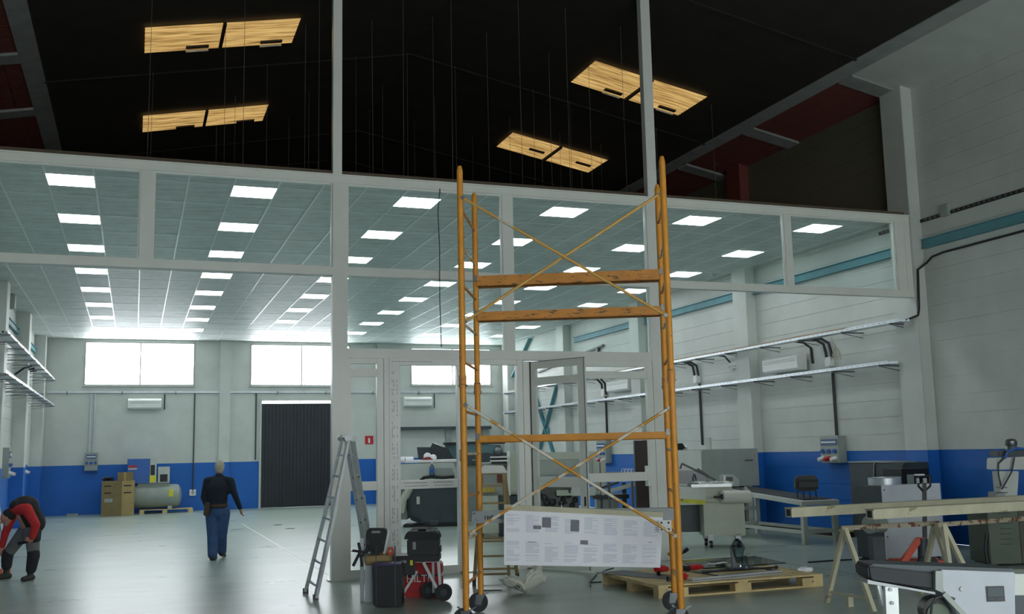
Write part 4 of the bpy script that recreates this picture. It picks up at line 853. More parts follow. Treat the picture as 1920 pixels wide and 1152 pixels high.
# ------------------------------------------------------------------ green machine cabinet with a drilling head at the right edge
F = Frontal(1900, 15.6); t = thing('green_cabinet', 'dark green steel machine cabinet with louvres at the right edge', 'cabinet', F.base, F.rz)
a, c = F(1850, 955), F(1985, 955)
obj('body', B().box(a.x, F(1908, 0).x, 0, .7, .02, a.z), GREEN, t, bev=.006); obj('body_side', B().box(F(1909, 0).x, c.x, .01, .7, .02, a.z), mat('brown_green_panel', (84, 84, 70), .6, 0, .1), t, bev=.006)
for k in range(12): z = .3+k*.075; obj('louvre', B().box(F(1872, 0).x, F(1892, 0).x, -.012, 0, z, z+.012), DGREY, t)
obj('worktop', B().box(F(1800, 0).x, c.x, -.1, .72, a.z, a.z+.045), mat('grimy_top', (150, 150, 134), .5, 0, .2), t, bev=.005); obj('yellow_edge', B().box(F(1905, 0).x, c.x, -.105, -.1, a.z-.0, a.z+.03), YELL, t); obj('foot', B().box(a.x+.02, a.x+.12, .05, .6, 0, .02).box(c.x-.12, c.x-.02, .05, .6, 0, .02), BLACK, t)
obj('side_hose', B().tube([F(1851, 1000), F(1848, 1030), F(1852, 1056)], .03), BLACK, t)
zt = a.z+.045; t = thing('drilling_head', 'grey drilling machine with a silver dome motor standing on the green cabinet', 'drill', F.base+Vector((0, 0, zt)), F.rz)
P2 = lambda x, y: (F(x, y, .2).x, F(x, y, .2).z-zt)
obj('column', B().prism([(P2(1879, 0)[0], 0), (P2(1908, 0)[0], 0), P2(1911, 884), P2(1872, 884)], .2, .42, 1), LGREY, t, bev=.01); obj('head', B().prism([P2(1866, 881), P2(1930, 881), P2(1930, 856), P2(1867, 859)], .15, .5, 1), LGREY, t, bev=.01)
obj('base_foot', B().box(P2(1863, 0)[0], P2(1882, 0)[0], .1, .35, 0, P2(0, 922)[1] if P2(0, 922)[1] > .05 else .1), MGREY, t, bev=.01); obj('upper_deck', B().box(P2(1880, 0)[0], P2(1935, 0)[0], .18, .48, P2(0, 856)[1], P2(0, 845)[1]), DGREY, t, bev=.01)
cx = F(1897, 845, .3); obj('dome', B().lathe([(.085, 0), (.09, .04), (.075, .07), (.085, .085), (.085, .14), (.06, .17), (.01, .18)], (cx.x, .3, cx.z-zt), 20), STEEL, t); obj('guard', B().tube([F(1885, 860, .1)-Vector((0, 0, zt)), F(1889, 848, .1)-Vector((0, 0, zt)), F(1905, 841, .1)-Vector((0, 0, zt)), F(1925, 843, .1)-Vector((0, 0, zt))], .02), BLUEP, t)
obj('cable', B().tube([F(1885, 858, .1)-Vector((0, 0, zt)), F(1872, 870, .1)-Vector((0, 0, zt)), F(1872, 890, .1)-Vector((0, 0, zt)), F(1877, 912, .1)-Vector((0, 0, zt))], .012), BLACK, t); obj('cable', B().tube([F(1902, 858, .1)-Vector((0, 0, zt)), F(1897, 885, .1)-Vector((0, 0, zt)), F(1886, 905, .1)-Vector((0, 0, zt)), F(1878, 918, .1)-Vector((0, 0, zt))], .012), BLACK, t)
t = thing('scrap_on_top', 'flat grey cloth on the green cabinet worktop', 'cloth', F.base+Vector((0, 0, zt)), F.rz); b = B(); b.ball((F(1835, 0).x, .15, .02), .3, (1, .5, .08), 12); obj('cloth', b, MGREY, t)

# ------------------------------------------------------------------ galvanised cabinet, pallet jack, dark cabinet
t = thing('galvanised_cabinet', 'shiny galvanised sheet metal cabinet with a round collar on top', 'cabinet', (10.85, 13.2, 0)); zt = W(1, 13.2, 1700, 909).z
obj('front_panel', B().box(0, 1.12, 0, .03, .06, zt), GALVC, t, bev=.004); obj('carcass', B().box(.01, 1.11, .031, .7, .05, zt-.02), DGREY, t); obj('plinth', B().box(.05, 1.05, .05, .65, 0, .05), BLACK, t)
for z in (.4, .75, zt-.07): obj('rivet', B().cyl((.03, -.006, z), (.03, 0, z), .012, 8), DGREY, t)
obj('round_collar', B().lathe([(.24, 0), (.25, .01), (.25, .12), (.26, .13), (.22, .13), (.22, .02)], (.34, .35, zt-.02), 28), GALV, t)
F = Frontal(1735, 15.4); t = thing('pallet_jack', 'orange pallet jack with black handle parked before the galvanised cabinet', 'pallet jack', F.base, F.rz)
q = lambda x, y, d=0.: Vector((F(x, y, d).x, d, F(x, y, d).z))
obj('tiller', B().beam(q(1734, 1010), q(1733, 905), .05, .05), BLACK, t); hd = obj('handle_loop', B().tube([q(1733, 922), q(1744, 912), q(1745, 893), q(1722, 892), q(1722, 912), q(1733, 924)], .018), BLACK, t)
obj('grip_panel', B().box(q(1722, 0).x, q(1727, 0).x, -.03, .0, q(0, 906).z, q(0, 897).z).box(q(1735, 0).x, q(1741, 0).x, -.03, .0, q(0, 906).z, q(0, 897).z), MGREY, t); obj('cap', B().box(q(1719, 0).x, q(1738, 0).x, -.02, .02, q(0, 892).z, q(0, 889).z), STEEL, t)
obj('pump', B().cyl(q(1730, 1050), q(1730, 1010), .07), DGREY, t); obj('fork_frame', B().beam(q(1692, 1056), q(1722, 1012), .08, .09, (0, 1, 0)), ORNG, t); obj('fork_frame', B().beam(q(1720, 1013), q(1732, 1014), .08, .08), ORNG, t)
obj('fork', B().box(q(1680, 0).x, q(1775, 0).x, -.02, .12, .06, .11), ORNG, t); obj('fork', B().box(q(1680, 0).x, q(1770, 0).x, .32, .46, .06, .11), ORNG, t)
for px in (1727, 1741): c = q(px, 1050); obj('steer_wheel', B().cyl((c.x, -.12, .09), (c.x, -.06, .09), .09, 20), DBLK, t)
obj('load_roller', B().cyl((q(1690, 0).x, 0, .045), (q(1690, 0).x, .1, .045), .045), STEEL, t)
y0 = W(0, 13.15, 1700, 940).y; y1 = W(0, 13.15, 1597, 940).y
t = thing('dark_cabinet', 'dark grey steel cabinet against the blue right wall', 'cabinet', (13.15, y0, 0)); zt = W(0, 13.15, 1650, 868).z; L_ = y1-y0
obj('carcass', B().box(0, .72, 0, L_, .05, zt), DGREY, t, bev=.006); obj('door', B().box(-.02, -.002, .02, L_/2-.01, .08, zt-.04), DGREY, t); d_ = obj('door', B().box(-.02, -.002, L_/2+.01, L_-.02, .08, zt-.04), DGREY, t); obj('cover_sheet', B().box(-.02, .7, L_*.2, L_+.02, zt, zt+.02), MGREY, t)
obj('hanging_cord', B().tube([(-.03, L_*.5, zt+.02), (-.04, L_*.5+.04, zt-.3), (-.03, L_*.5-.02, zt-.7), (-.03, L_*.5+.03, .4)], .01), MGREY, t); obj('foot', B().box(.05, .65, .05, .12, 0, .05).box(.05, .65, L_-.12, L_-.05, 0, .05), BLACK, t)
t = thing('black_crate', 'black crate standing on the floor beside the dark cabinet', 'crate', (12.75, y0-.4, 0)); obj('crate', B().box(0, .6, 0, .5, 0, zt-.1), BLACK, t, bev=.01); obj('grey_label', B().box(.1, .25, -.006, 0, zt-.45, zt-.2), MGREY, t)
F = Frontal(1652, 15.6); t = thing('green_canister', 'round grey green canister lying behind the profiles left of the galvanised cabinet', 'canister', F.base, F.rz)
a = F(1648, 985); obj('drum', B().cyl((a.x-.10, .1, a.z-.0), (a.x+.12, .2, a.z-.0), .13, 22), MGREY, t); obj('stand', B().box(a.x-.08, a.x+.1, .08, .3, 0, a.z-.18), DGREY, t); obj('rim', B().cyl((a.x-.115, .09, a.z), (a.x-.10, .1, a.z), .135, 22), MGREY, t)

# ------------------------------------------------------------------ tables with white frames on the right
def wtable(x0, x1, y0, y1, h, lb):
    t = thing('frame_table', lb, 'table', (x0, y0, 0), 0, 'white frame tables'); w_, d_ = x1-x0, y1-y0
    lo = h-.17; obj('table_top', B().prism([(-.03, lo-.08), (d_+.03, h-.08), (d_+.03, h), (-.03, lo)], -.03, w_+.03, 0), LGREY, t, bev=.005); obj('belt_surface', B().prism([(.1, lo+.012), (d_-.02, h+.0), (d_-.02, h+.015), (.1, lo+.022)], .1, w_-.05, 0), BLACK, t)
    for x in (0, w_-.09):
        for y in (0, d_-.09): obj('leg', B().box(x, x+.09, y, y+.09, 0, (h-.09) if y else lo-.07), LGREY, t)
    for z in (.19, .50):
        obj('rail', B().box(.09, w_-.09, .02, .08, z, z+.07), LGREY, t); obj('rail', B().box(.09, w_-.09, d_-.08, d_-.02, z, z+.07), LGREY, t)
    for x in (.01, w_-.07): obj('rail', B().box(x, x+.06, .09, d_-.09, .19, .25), LGREY, t)
wtable(11.72, 12.50, 16.5, 19.2, .96, 'long white outfeed table with a black belt in front of the right wall')
F = Frontal(1531, 18.0); zt = .985
t = thing('black_seat_shell', 'black upholstered seat shell on short legs set on the outfeed table', 'seat', (12.15, 16.95, .83), -.35)
obj('cushion', B().box(-.22, .22, -.1, .1, .12, .42), BLACK, t, bev=.05); obj('rib', B().box(-.2, .2, -.11, -.1, .16, .2).box(-.2, .2, -.11, -.1, .3, .34), DBLK, t)
for x in (-.18, -.06, .06, .18): obj('leg', B().cyl((x, 0, .0), (x, 0, .14), .012), BLACK, t)
t = thing('floor_beam', 'yellow black edged strip on the floor along the blue wall', 'strip', (13.3, 19.0, 0)); obj('strip', B().box(0, .2, -1.7, 1.7, 0, .10), BROWN, t); obj('yellow_edge', B().box(-.01, .2, -1.7, 1.7, .10, .12), YELL, t)

# shrink wrapping machine with film roll
F = Frontal(1330, 19.3); t = thing('wrapping_machine', 'light grey film wrapping machine on casters with a roll of clear film', 'machine', F.base, F.rz)
P2 = lambda x, y: (F(x, y).x, F(x, y).z); fb = lambda n_, x0, y0, x1, y1, d0, d1, m, bev=.008: obj(n_, F.box(B(), x0, y0, x1, y1, d0, d1), m, t, bev=bev)
fb('pedestal', 1320, 940, 1397, 1006, 0, .6, BEIGE); fb('frame_leg', 1268, 945, 1277, 1004, .1, .2, BEIGE); fb('cabinet_back', 1277, 948, 1320, 998, .45, .6, DGREY)
obj('main_body', B().prism([P2(1250, 910), P2(1322, 915), P2(1322, 945), P2(1250, 941)], -.05, .7, 1), LGREY, t, bev=.01); obj('yellow_stripe', B().prism([P2(1250, 934), P2(1322, 938), P2(1322, 947), P2(1250, 941)], -.06, -.048, 1), mat('olive_yellow', (188, 186, 40), .5), t)
for k in range(3): obj('emblem', B().prism([P2(1266+k*5, 938), P2(1271+k*5, 935), P2(1270+k*5, 938), P2(1267+k*5, 941)], -.063, -.06, 1), DGREY, t)
obj('body_wing', B().prism([P2(1318, 905), P2(1372, 912), P2(1376, 925), P2(1340, 945), P2(1320, 945)], 0, .6, 1), BEIGE, t, bev=.01)
obj('acrylic_hood', B().prism([P2(1250, 880), P2(1307, 881), P2(1330, 894), P2(1318, 908), P2(1250, 908)], 0, .5, 1), mat('smoked_acrylic', (44, 54, 58), .2), t); obj('hood_edge', B().beam(F(1250, 881), F(1308, 881), .03, .03), LGREY, t)
obj('lid_arm', B().beam(F(1279, 870), F(1342, 901), .04, .035), BLACK, t); obj('lid_arm', B().beam(F(1279, 869), F(1275, 880), .03, .03), BLACK, t); obj('hood_rim', B().beam(F(1307, 880), F(1329, 895), .05, .05), BLACK, t)
fb('film_tray', 1296, 908, 1372, 914, -.15, .3, ALU); b = B()
for k in range(5): b.ball(F(1305+k*15, 906)+Vector((0, -.02, 0)), .13, (1, .9, .22), 10)
for v in b.bm.verts: v.co += Vector((0, 0, noise.noise(v.co*14)*.05))
obj('loose_film', b, mat('film_plastic', (206, 212, 210), .18, 0, .1, 9, .5, 12), t, flat=True)
a = F(1350, 931); c = F(1402, 931); obj('film_roll', B().cyl((a.x, -.22, a.z), (c.x, -.12, c.z), .115, 26), mat('film_white', (204, 204, 194), .35, 0, .04), t); obj('roll_core', B().cyl((a.x-.03, -.225, a.z), (a.x+.005, -.22, a.z), .05, 16), BLACK, t); obj('spindle', B().cyl((a.x-.16, -.25, a.z), (a.x, -.22, a.z), .02), BLACK, t)
obj('roll_bracket', B().beam(F(1396, 914), F(1405, 925), .03, .06).beam(F(1405, 925), F(1402, 940), .03, .06), MGREY, t)
obj('control_box', B().prism([P2(1355, 891), P2(1376, 891), P2(1386, 900), P2(1386, 913), P2(1355, 912)], 0, .3, 1), MGREY, t, bev=.006); fb('display', 1362, 895, 1374, 903, -.01, 0, BLACK, 0); b = B()
for k in range(3): b.cyl(F(1358, 894+k*4)+Vector((0, -.015, 0)), F(1358, 894+k*4), .02, 8)
obj('push_button', b, WHITEP, t); c = F(1268, 920); obj('knob', B().cyl((c.x, -.1, c.z), (c.x, -.05, c.z), .035, 14), BLACK, t)
for (px, d) in ((1332, 0.02), (1383, .05), (1274, .12), (1323, .5)):
    c = F(px, 1000, d); r = .065; k = obj('caster', B().box(c.x-.05, c.x+.05, d-.05, d+.05, .13, F(0, 1005).z+.02), STEEL, t); obj('wheel', B().cyl((c.x-.025, d, r), (c.x+.025, d, r), r, 20), BLACK, k); obj('hub', B().cyl((c.x-.03, d, r), (c.x+.03, d, r), r*.5, 14), ALU, k)
t = thing('clear_bottle', 'small clear plastic bottle standing on the wrapping machine', 'bottle', F.base+F.__call__(1302, 907).z*Vector((0, 0, 1))+RH*F(1302, 900).x+FH*-.02, F.rz); obj('bottle', B().lathe([(.035, 0), (.036, .1), (.03, .13), (.013, .16), (.013, .18)], (0, 0, 0), 14), CLEARB, t); obj('cap', B().cyl((0, 0, .18), (0, 0, .2), .016), WHITEP, t)

# big grey cabinet machine behind it, aligned with the hall
yF = 20.3; x0 = W(1, yF, 1320, 900).x; x1 = min(W(1, yF, 1424, 900).x, XR-.3); zt = W(1, yF, 1380, 842).z
dl_ = 2.6
t = thing('grey_press', 'tall light grey press cabinet with a dark opening by the right wall', 'machine', (x0, yF, 0)); w_ = x1-x0
obj('upper_body', B().box(0, w_, 0, dl_, .95, zt), MGREY, t, bev=.01); obj('lower_body', B().box(0, w_*.42, 0, dl_, .02, .945), MGREY, t, bev=.01); obj('lit_side_face', B().box(-.02, -.001, .05, dl_, .3, zt-.02), LGREY, t, bev=.004)  # left side in lighter grey: the light on it is put into the colour
obj('opening', B().box(w_*.42, w_*.96, .25, .6, .05, .95), BLACK, t); obj('roller', B().cyl((w_*.45, .12, .85), (w_*.95, .12, .85), .06, 14), STEEL, t); obj('support', B().box(w_*.8, w_*.88, .05, .2, 0, .95), LGREY, t); obj('nameplate', B().box(w_*.75, w_*.9, -.004, 0, zt-.28, zt-.25), DGREY, t); obj('base', B().box(.05, w_-.05, .05, dl_-.05, 0, .02), BLACK, t)
def small(name, lb, cat, x, y, z, parts):
    t = thing(name, lb, cat, (x, y, z))
    for n_, b_, m_ in parts: obj(n_, b_, m_, t)
    return t
small('paper_cup_stack', 'upright white roll standing on the grey press', 'roll', x0+.45, yF+.5, zt, [('tube', B().cyl((0, 0, 0), (0, 0, .26), .07, 16), LGREY), ('opening', B().cyl((0, 0, .255), (0, 0, .263), .055, 16), MGREY)])
small('binder', 'white carton with dark top on the grey press by the conduit', 'carton', x0-.05+.25, yF+1.9, zt, [('carton', B().box(-.09, .09, -.06, .06, 0, .2), LGREY), ('dark_lid', B().box(-.09, .09, -.06, .06, .2, .27), BROWN)])
small('black_tray', 'low black tray on the far end of the grey press', 'tray', x0+.35, yF+2.25, zt, [('tray', B().prism([(-.3, 0), (.3, 0), (.38, .05), (.3, .16), (-.34, .16)], -.2, .2, 1), BLACK), ('white_cup', B().ball((.48, 0, .05), .06), WHITEP)])

# ------------------------------------------------------------------ machines seen through the storefront
F = Frontal(800, 26.3); t = thing('large_format_press', 'long pale grey printing machine with a dark rounded base behind the fixed glass leaf', 'machine', F.base, F.rz)
P2 = lambda x, y: (F(x, y).x, F(x, y).z); fb = lambda n_, x0, y0, x1, y1, d0, d1, m, bev=.012: obj(n_, F.box(B(), x0, y0, x1, y1, d0, d1), m, t, bev=bev)
obj('upper_body', B().prism([P2(726, 872), P2(850, 868), P2(862, 905), P2(862, 912), P2(726, 912)], 0, 1.3, 1), LGREY, t, bev=.02); fb('top_slab', 722, 863, 862, 868, .2, 1.1, WHITEP)
obj('dark_base', B().prism([P2(765, 914), P2(862, 914), P2(862, 984), P2(790, 984), P2(766, 975), P2(760, 950)], .05, 1.2, 1), DGREY, t, bev=.05); fb('side_unit', 742, 920, 764, 975, .3, 1.0, MGREY)
fb('base_plate', 756, 984, 862, 988.5, .1, 1.1, BLACK, 0); obj('beige_arm', B().tube([F(752, 962), F(756, 940), F(768, 916)], .1), BEIGE, t); fb('switch_box', 781, 932, 787, 946, -.01, .05, LGREY, 0); obj('cable', B().tube([F(770, 912)+Vector((0, -.03, 0)), F(764, 935)+Vector((0, -.03, 0)), F(766, 965)+Vector((0, -.03, 0)), F(790, 976)+Vector((0, -.03, 0))], .025), BLACK, t)
obj('body_panel', B().prism([P2(815, 878), P2(848, 878), P2(855, 900), P2(815, 902)], -.01, 0, 1), MGREY, t)
o = obj('black_hose', B().tube([F.base+RH*F(x, y).x+FH*(-.08)+Vector((0, 0, F(x, y).z)) for x, y in ((788, 902), (795, 896), (808, 894), (830, 896), (852, 894))], .04), BLACK); tag(o, 'black hose lying along the front of the pale press', 'hose')
def onF(name, lb, cat, x, y, d, parts, zoff=0):
    t = thing(name, lb, cat, F.base+RH*F(x, y, d).x+FH*d+Vector((0, 0, F(x, y, d).z)), F.rz)
    for n_, b_, m_ in parts: obj(n_, b_, m_, t)
    return t
onF('water_bottle', 'plastic water bottle with a blue label before the pale press', 'bottle', 810, 893, -.2, [('bottle', B().lathe([(.06, 0), (.065, .05), (.062, .2), (.05, .24), (.022, .28), (.022, .31)], (0, 0, 0), 14), CLEARB), ('label', B().cyl((0, 0, .08), (0, 0, .18), .067, 14), BLUEP), ('cap', B().cyl((0, 0, .31), (0, 0, .34), .026), WHITEP)])
F2 = F
for k, (px, lb) in enumerate(((755, 'long white paper roll on the pale press'), (768, 'second white paper roll beside the long one on the pale press'))):
    p = F(px, 866, .35); t = thing('paper_roll', lb, 'paper roll', F.base+RH*p.x+FH*(.25+k*.3)+Vector((0, 0, F(px, 868, .3).z+.075)), F.rz, 'paper rolls'); obj('roll', B().cyl((-.4, 0, 0), (.08, -.05, 0), .075, 18), PAPER, t); obj('core', B().cyl((.081, -.05, 0), (.084, -.05, 0), .035, 12), BROWN, t)
onF('red_cloth', 'crumpled dark red cloth on the pale press', 'cloth', 805, 868, .4, [('cloth', B().ball((0, 0, .07), .2, (1, .5, .4), 12), mat('dark_red_cloth', (128, 50, 56), .9)), ('white_tissue', B().ball((-.05, .05, .15), .12, (.9, .6, .9), 10).ball((.1, 0, .12), .09), PAPER)])
F = Frontal(840, 29.5); t = thing('dark_sheet_feeder', 'dark grey folding machine with raised hoppers behind the pale press', 'machine', F.base, F.rz); P2 = lambda x, y: (F(x, y).x, F(x, y).z)
fb('body', 785, 862, 955, 985, .2, 1.4, DGREY); obj('hopper', B().prism([P2(781, 839), P2(812, 839), P2(812, 862), P2(784, 862)], .1, 1.2, 1), DGREY, t); obj('raised_lid', B().prism([P2(794, 866), P2(811, 831), P2(840, 842), P2(850, 862), P2(808, 870)], 0, .9, 1), mat('dark_lid', (48, 56, 58), .5), t)
obj('screen_unit', B().prism([P2(833, 832), P2(862, 832), P2(862, 862), P2(836, 862)], .2, .9, 1), TEAL, t, bev=.02); fb('screen_frame', 831, 830, 864, 834, .1, .9, BLACK, 0)
F = Frontal(905, 28.0); t = thing('teal_glass_press', 'dark press with a long teal glass hood behind the scaffold', 'machine', F.base, F.rz); P2 = lambda x, y: (F(x, y).x, F(x, y).z)
obj('hood', B().prism([P2(872, 832), P2(938, 835), P2(942, 848), P2(872, 852)], 0, 1, 1), TEAL, t, bev=.01); fb('frame', 868, 828, 946, 833, -.05, 1.0, BLACK, 0); fb('body', 866, 850, 950, 872, 0, 1.1, DGREY); fb('lower', 866, 872, 950, 985, 0.1, 1, MGREY)
obj('motor', B().ball(F(934, 846), .13), STEEL, t); fb('indicator', 885, 862, 897, 864, -.01, 0, MGREY, 0)
F = Frontal(960, 22.3); t = thing('beige_offset_press', 'tall beige green printing press with rounded cabinet behind the open storefront bay', 'machine', F.base, F.rz)
obj('cabinet', F.box(B(), 953, 848, 985, 928, 0, .8), BEIGE, t, bev=.05); fb('cabinet_edge', 951, 846, 957, 930, -.02, .1, WHITEP); fb('lower_cabinet', 918, 930, 985, 1000, .1, .9, DGREY); fb('paper_deck', 896, 868, 956, 930, .2, .9, MGREY)
obj('feed_rail', F.box(B(), 919, 856, 955, 859, -.1, .1), ALU, t); fb('feed_rail', 919, 863, 955, 866, -.1, .1, ALU, 0); fb('feed_block', 921, 858, 955, 870, .1, .4, BLACK); fb('red_plate', 932, 886, 942, 906, .17, .2, mat('dull_red', (122, 62, 54), .7), 0)
fb('yellow_tray', 903, 916, 928, 924, .0, .3, mat('dull_yellow', (178, 156, 70), .6), 0); fb('vent', 970, 853, 978, 863, -.005, 0, DGREY, 0); fb('base_block', 905, 930, 935, 1010, .0, .5, BEIGE); fb('foot_plinth', 905, 1000, 985, 1012, .0, .9, BLACK, 0)
F = Frontal(1060, 21.5); t = thing('grey_green_press', 'wide grey green printing press with a dark lower bay seen past the open door leaf', 'machine', F.base, F.rz)
fb('main_panel', 1000, 848, 1118, 893, 0, .9, BEIGE); fb('inner_panel', 1006, 862, 1112, 891, -.02, 0, MGREY); fb('middle_bar', 1000, 896, 1118, 905, .0, .9, MGREY); fb('dirty_window', 1000, 908, 1085, 965, .1, .8, SOOT); obj('machine_foot', F.box(B(), 1000, 966, 1100, 1012, .2, .8), DGREY, t)
fb('delivery_box', 1044, 920, 1072, 930, -.15, .2, BEIGE, .004); fb('delivery_cap', 1072, 914, 1116, 930, -.15, .2, LGREY, .004); fb('roller_cover', 1066, 918, 1070, 925, -.16, -.15, BLACK, 0); fb('lever', 1052, 942, 1054, 958, .05, .1, ALU, 0)
b = B()
for k in range(14): b.ball(F(1012+k*5+random.uniform(-2, 2), 935+random.uniform(-8, 14))+Vector((0, .07, 0)), random.uniform(.03, .08), (1, .4, 1), 8)
obj('ink_rollers', b, BLACK, t)
F = Frontal(1150, 22.0); t = thing('sorting_frame', 'low dark sheet sorting machine with sloping pale rails behind the storefront', 'machine', F.base, F.rz)
obj('rail', B().beam(F(1128, 926), F(1190, 908), .05, .08), LGREY, t); obj('rail', B().beam(F(1120, 918), F(1160, 905), .05, .05), DGREY, t); fb('bed', 1112, 928, 1180, 936, 0, .7, BLACK); fb('post', 1126, 930, 1132, 1005, .1, .2, DGREY); fb('post', 1168, 905, 1176, 1005, .3, .4, DGREY); fb('tray', 1118, 955, 1182, 962, .0, .6, BLACK); fb('pale_cylinder', 1122, 936, 1160, 954, .1, .5, MGREY)
F = Frontal(1128, 24.0); t = thing('beige_filters', 'pair of beige bottle cartons below the far switch panel', 'carton', F.base, F.rz); fb('carton', 1117, 866, 1126, 1005, 0, .3, BEIGE); fb('carton', 1128, 866, 1138, 1005, 0, .3, BEIGE)
F = Frontal(1210, 20.6); t = thing('brown_panel', 'tall dark brown panel standing behind the right sidelight', 'panel', F.base, F.rz); fb('panel', 1194, 826, 1232, 1018, 0, .12, BROWN); fb('edge_strip', 1192, 826, 1194, 1018, -.01, .12, DGREY, 0)
F = Frontal(1170, 19.5); t = thing('wire_basket', 'low dark table edge with thin wire hooks behind the right sidelight', 'table', F.base, F.rz); fb('top', 1140, 886, 1195, 889, 0, .6, DGREY, 0); fb('leg', 1142, 889, 1146, 1030, .0, .08, DGREY, 0); fb('leg', 1186, 889, 1190, 1030, .4, .48, DGREY, 0)
for k in range(4): obj('hook', B().tube([F(1165+k*6, 887), F(1166+k*6, 880), F(1169+k*6, 879), F(1170+k*6, 883)], .008, 6), ALU, t)

# ------------------------------------------------------------------ compressor, cartons on the back wall
t = thing('compressor_pallet', 'low timber pallet under the air compressor', 'pallet', (.2, 37.95, 0)); 
for y in (0, .3, .6): obj('deck_board', B().box(0, 1.75, y, y+.14, .11, .135), WOODP, t)
for x in (0, .75, 1.6): obj('block', B().box(x, x+.15, 0, .14, 0, .11), WOODP, t); obj('block', B().box(x, x+.15, .6, .74, 0, .11), WOODP, t)
yc = 38.3; zf = lambda y: W(1, yc-.3, 300, y).z; xf = lambda x: W(1, yc-.3, x, 900).x
t = thing('air_compressor', 'blue and grey air compressor with a horizontal tank on a pallet', 'compressor', (0, yc, .135))
zc_ = (zf(910)+zf(952))/2-.135; r = (zf(908)-zf(952))/2; xa, xb_ = xf(240), xf(338)
ax = Matrix.Rotation(PI/2, 4, 'Y'); obj('tank', B().lathe([(.02, -.14), (r*.6, -.11), (r*.92, -.04), (r, .03), (r, xb_-xa-.26), (r*.92, xb_-xa-.17), (r*.6, xb_-xa-.1), (.02, xb_-xa-.07)], (xa+.14, 0, zc_), 26, ax), MGREY, t)
obj('saddle', B().box(xf(258), xf(318), -.2, .2, zf(914)-.135, zf(905)-.135), MGREY, t); obj('blue_cabinet', B().box(xf(238), xf(280), -.3, .3, zf(906)-.135, zf(860)-.135), BLUEP, t, bev=.01)
obj('control_column', B().box(xf(280.5), xf(293), -.31, .3, zf(906)-.135, zf(860)-.135), LGREY, t, bev=.01); obj('gauge_panel', B().box(xf(282), xf(290), -.32, -.31, zf(891)-.135, zf(872)-.135), BLACK, t); obj('warning_label', B().box(xf(280.5), xf(292), -.325, -.31, zf(904)-.135, zf(892)-.135), YELL, t)
obj('dryer', B().box(xf(296), xf(318), -.28, .2, zf(906)-.135, zf(876)-.135), LGREY, t, bev=.01); obj('dryer_grille', B().box(xf(300), xf(314), -.29, -.28, zf(904)-.135, zf(890)-.135), BLACK, t); obj('tank_label', B().box(xf(317), xf(325), -r-.01, -r+.06, zf(932)-.135, zf(919)-.135), YELL, t)
obj('valve', B().ball((xf(339), 0, zf(924)-.135), .04), LGREY, t); obj('tank_foot', B().box(xf(316), xf(324), -.2, .2, 0, zc_-r*.7).box(xf(245), xf(252), -.2, .2, 0, zc_-r*.7), LGREY, t)
obj('red_stripe', B().box(xf(240), xf(255), -.306, -.30, zf(876)-.135, zf(872)-.135), REDP, t); obj('grey_stripe', B().box(xf(240), xf(256), -.306, -.30, zf(880)-.135, zf(877)-.135), LGREY, t)
x0_, x1_ = W(1, 37.3, 228, 930).x, W(1, 37.3, 252, 930).x; zt = W(1, 37.3, 240, 902).z
t = thing('stacked_carton', 'tall brown cardboard carton standing before the compressor', 'carton', (x0_-.0, 37.3, 0), 0.0)
w1 = W(1, 37.3, 190, 930).x-x0_
obj('carton_side', B().box(w1, -.001, 0, .6, 0, zt), CARD2, t, bev=.006); obj('carton_front', B().box(0, x1_-x0_, -.01, .6, 0, zt), CARD, t, bev=.006)
b = B()
for (z) in (zt*.86, zt*.66): b.box(.06, x1_-x0_-.1, -.014, -.01, z-.02, z+.02); b.box(w1+.08, w1+.3, -.004, 0, z-.02, z+.02)
obj('printed_marks', b, BROWN, t); obj('white_label', B().box(w1+.1, w1+.35, -.004, 0, zt*.4, zt*.5), MGREY, t); obj('seam', B().box(0.0, x1_-x0_, -.012, -.0095, zt*.22, zt*.225), CARD2, t)
t = thing('small_carton', 'small cardboard carton lying on the tall brown carton', 'carton', (x0_, 37.45, zt)); obj('carton', B().box(-.15, .35, 0, .4, 0, .28), CARD2, t, bev=.006); obj('tape', B().box(.05, .12, -.003, .0, 0, .28), CARD, t)
t = thing('cable_heap', 'heap of dark straps on the tall brown carton', 'straps', (x0_-.45, 37.5, zt)); b = B()
for k in range(7): b.tube([(random.uniform(-.2, .2), random.uniform(-.1, .2), .03+.03*k*.5) for _ in range(5)], .02, 6)
obj('strap', b, BLACK, t)
t = thing('floor_scrap', 'small pale scrap on the floor at the foot of the blue back wall', 'scrap', (-1.9, 38.4, 0)); obj('scrap', B().box(-.2, .15, -.1, .1, 0, .08), MGREY, t, bev=.01)
for x, y, lb in ((521+0, 985, 'dark leaf like scrap on the floor behind the walking man, left'), (544, 992, 'dark scrap on the floor behind the walking man, right')):
    t = thing('floor_scrap', lb, 'scrap', W(2, 0, x, y)); obj('scrap', B().prism([(-.12, 0), (-.02, .05), (.12, .02), (.05, -.04)], 0, .01, 2), BLACK, t)

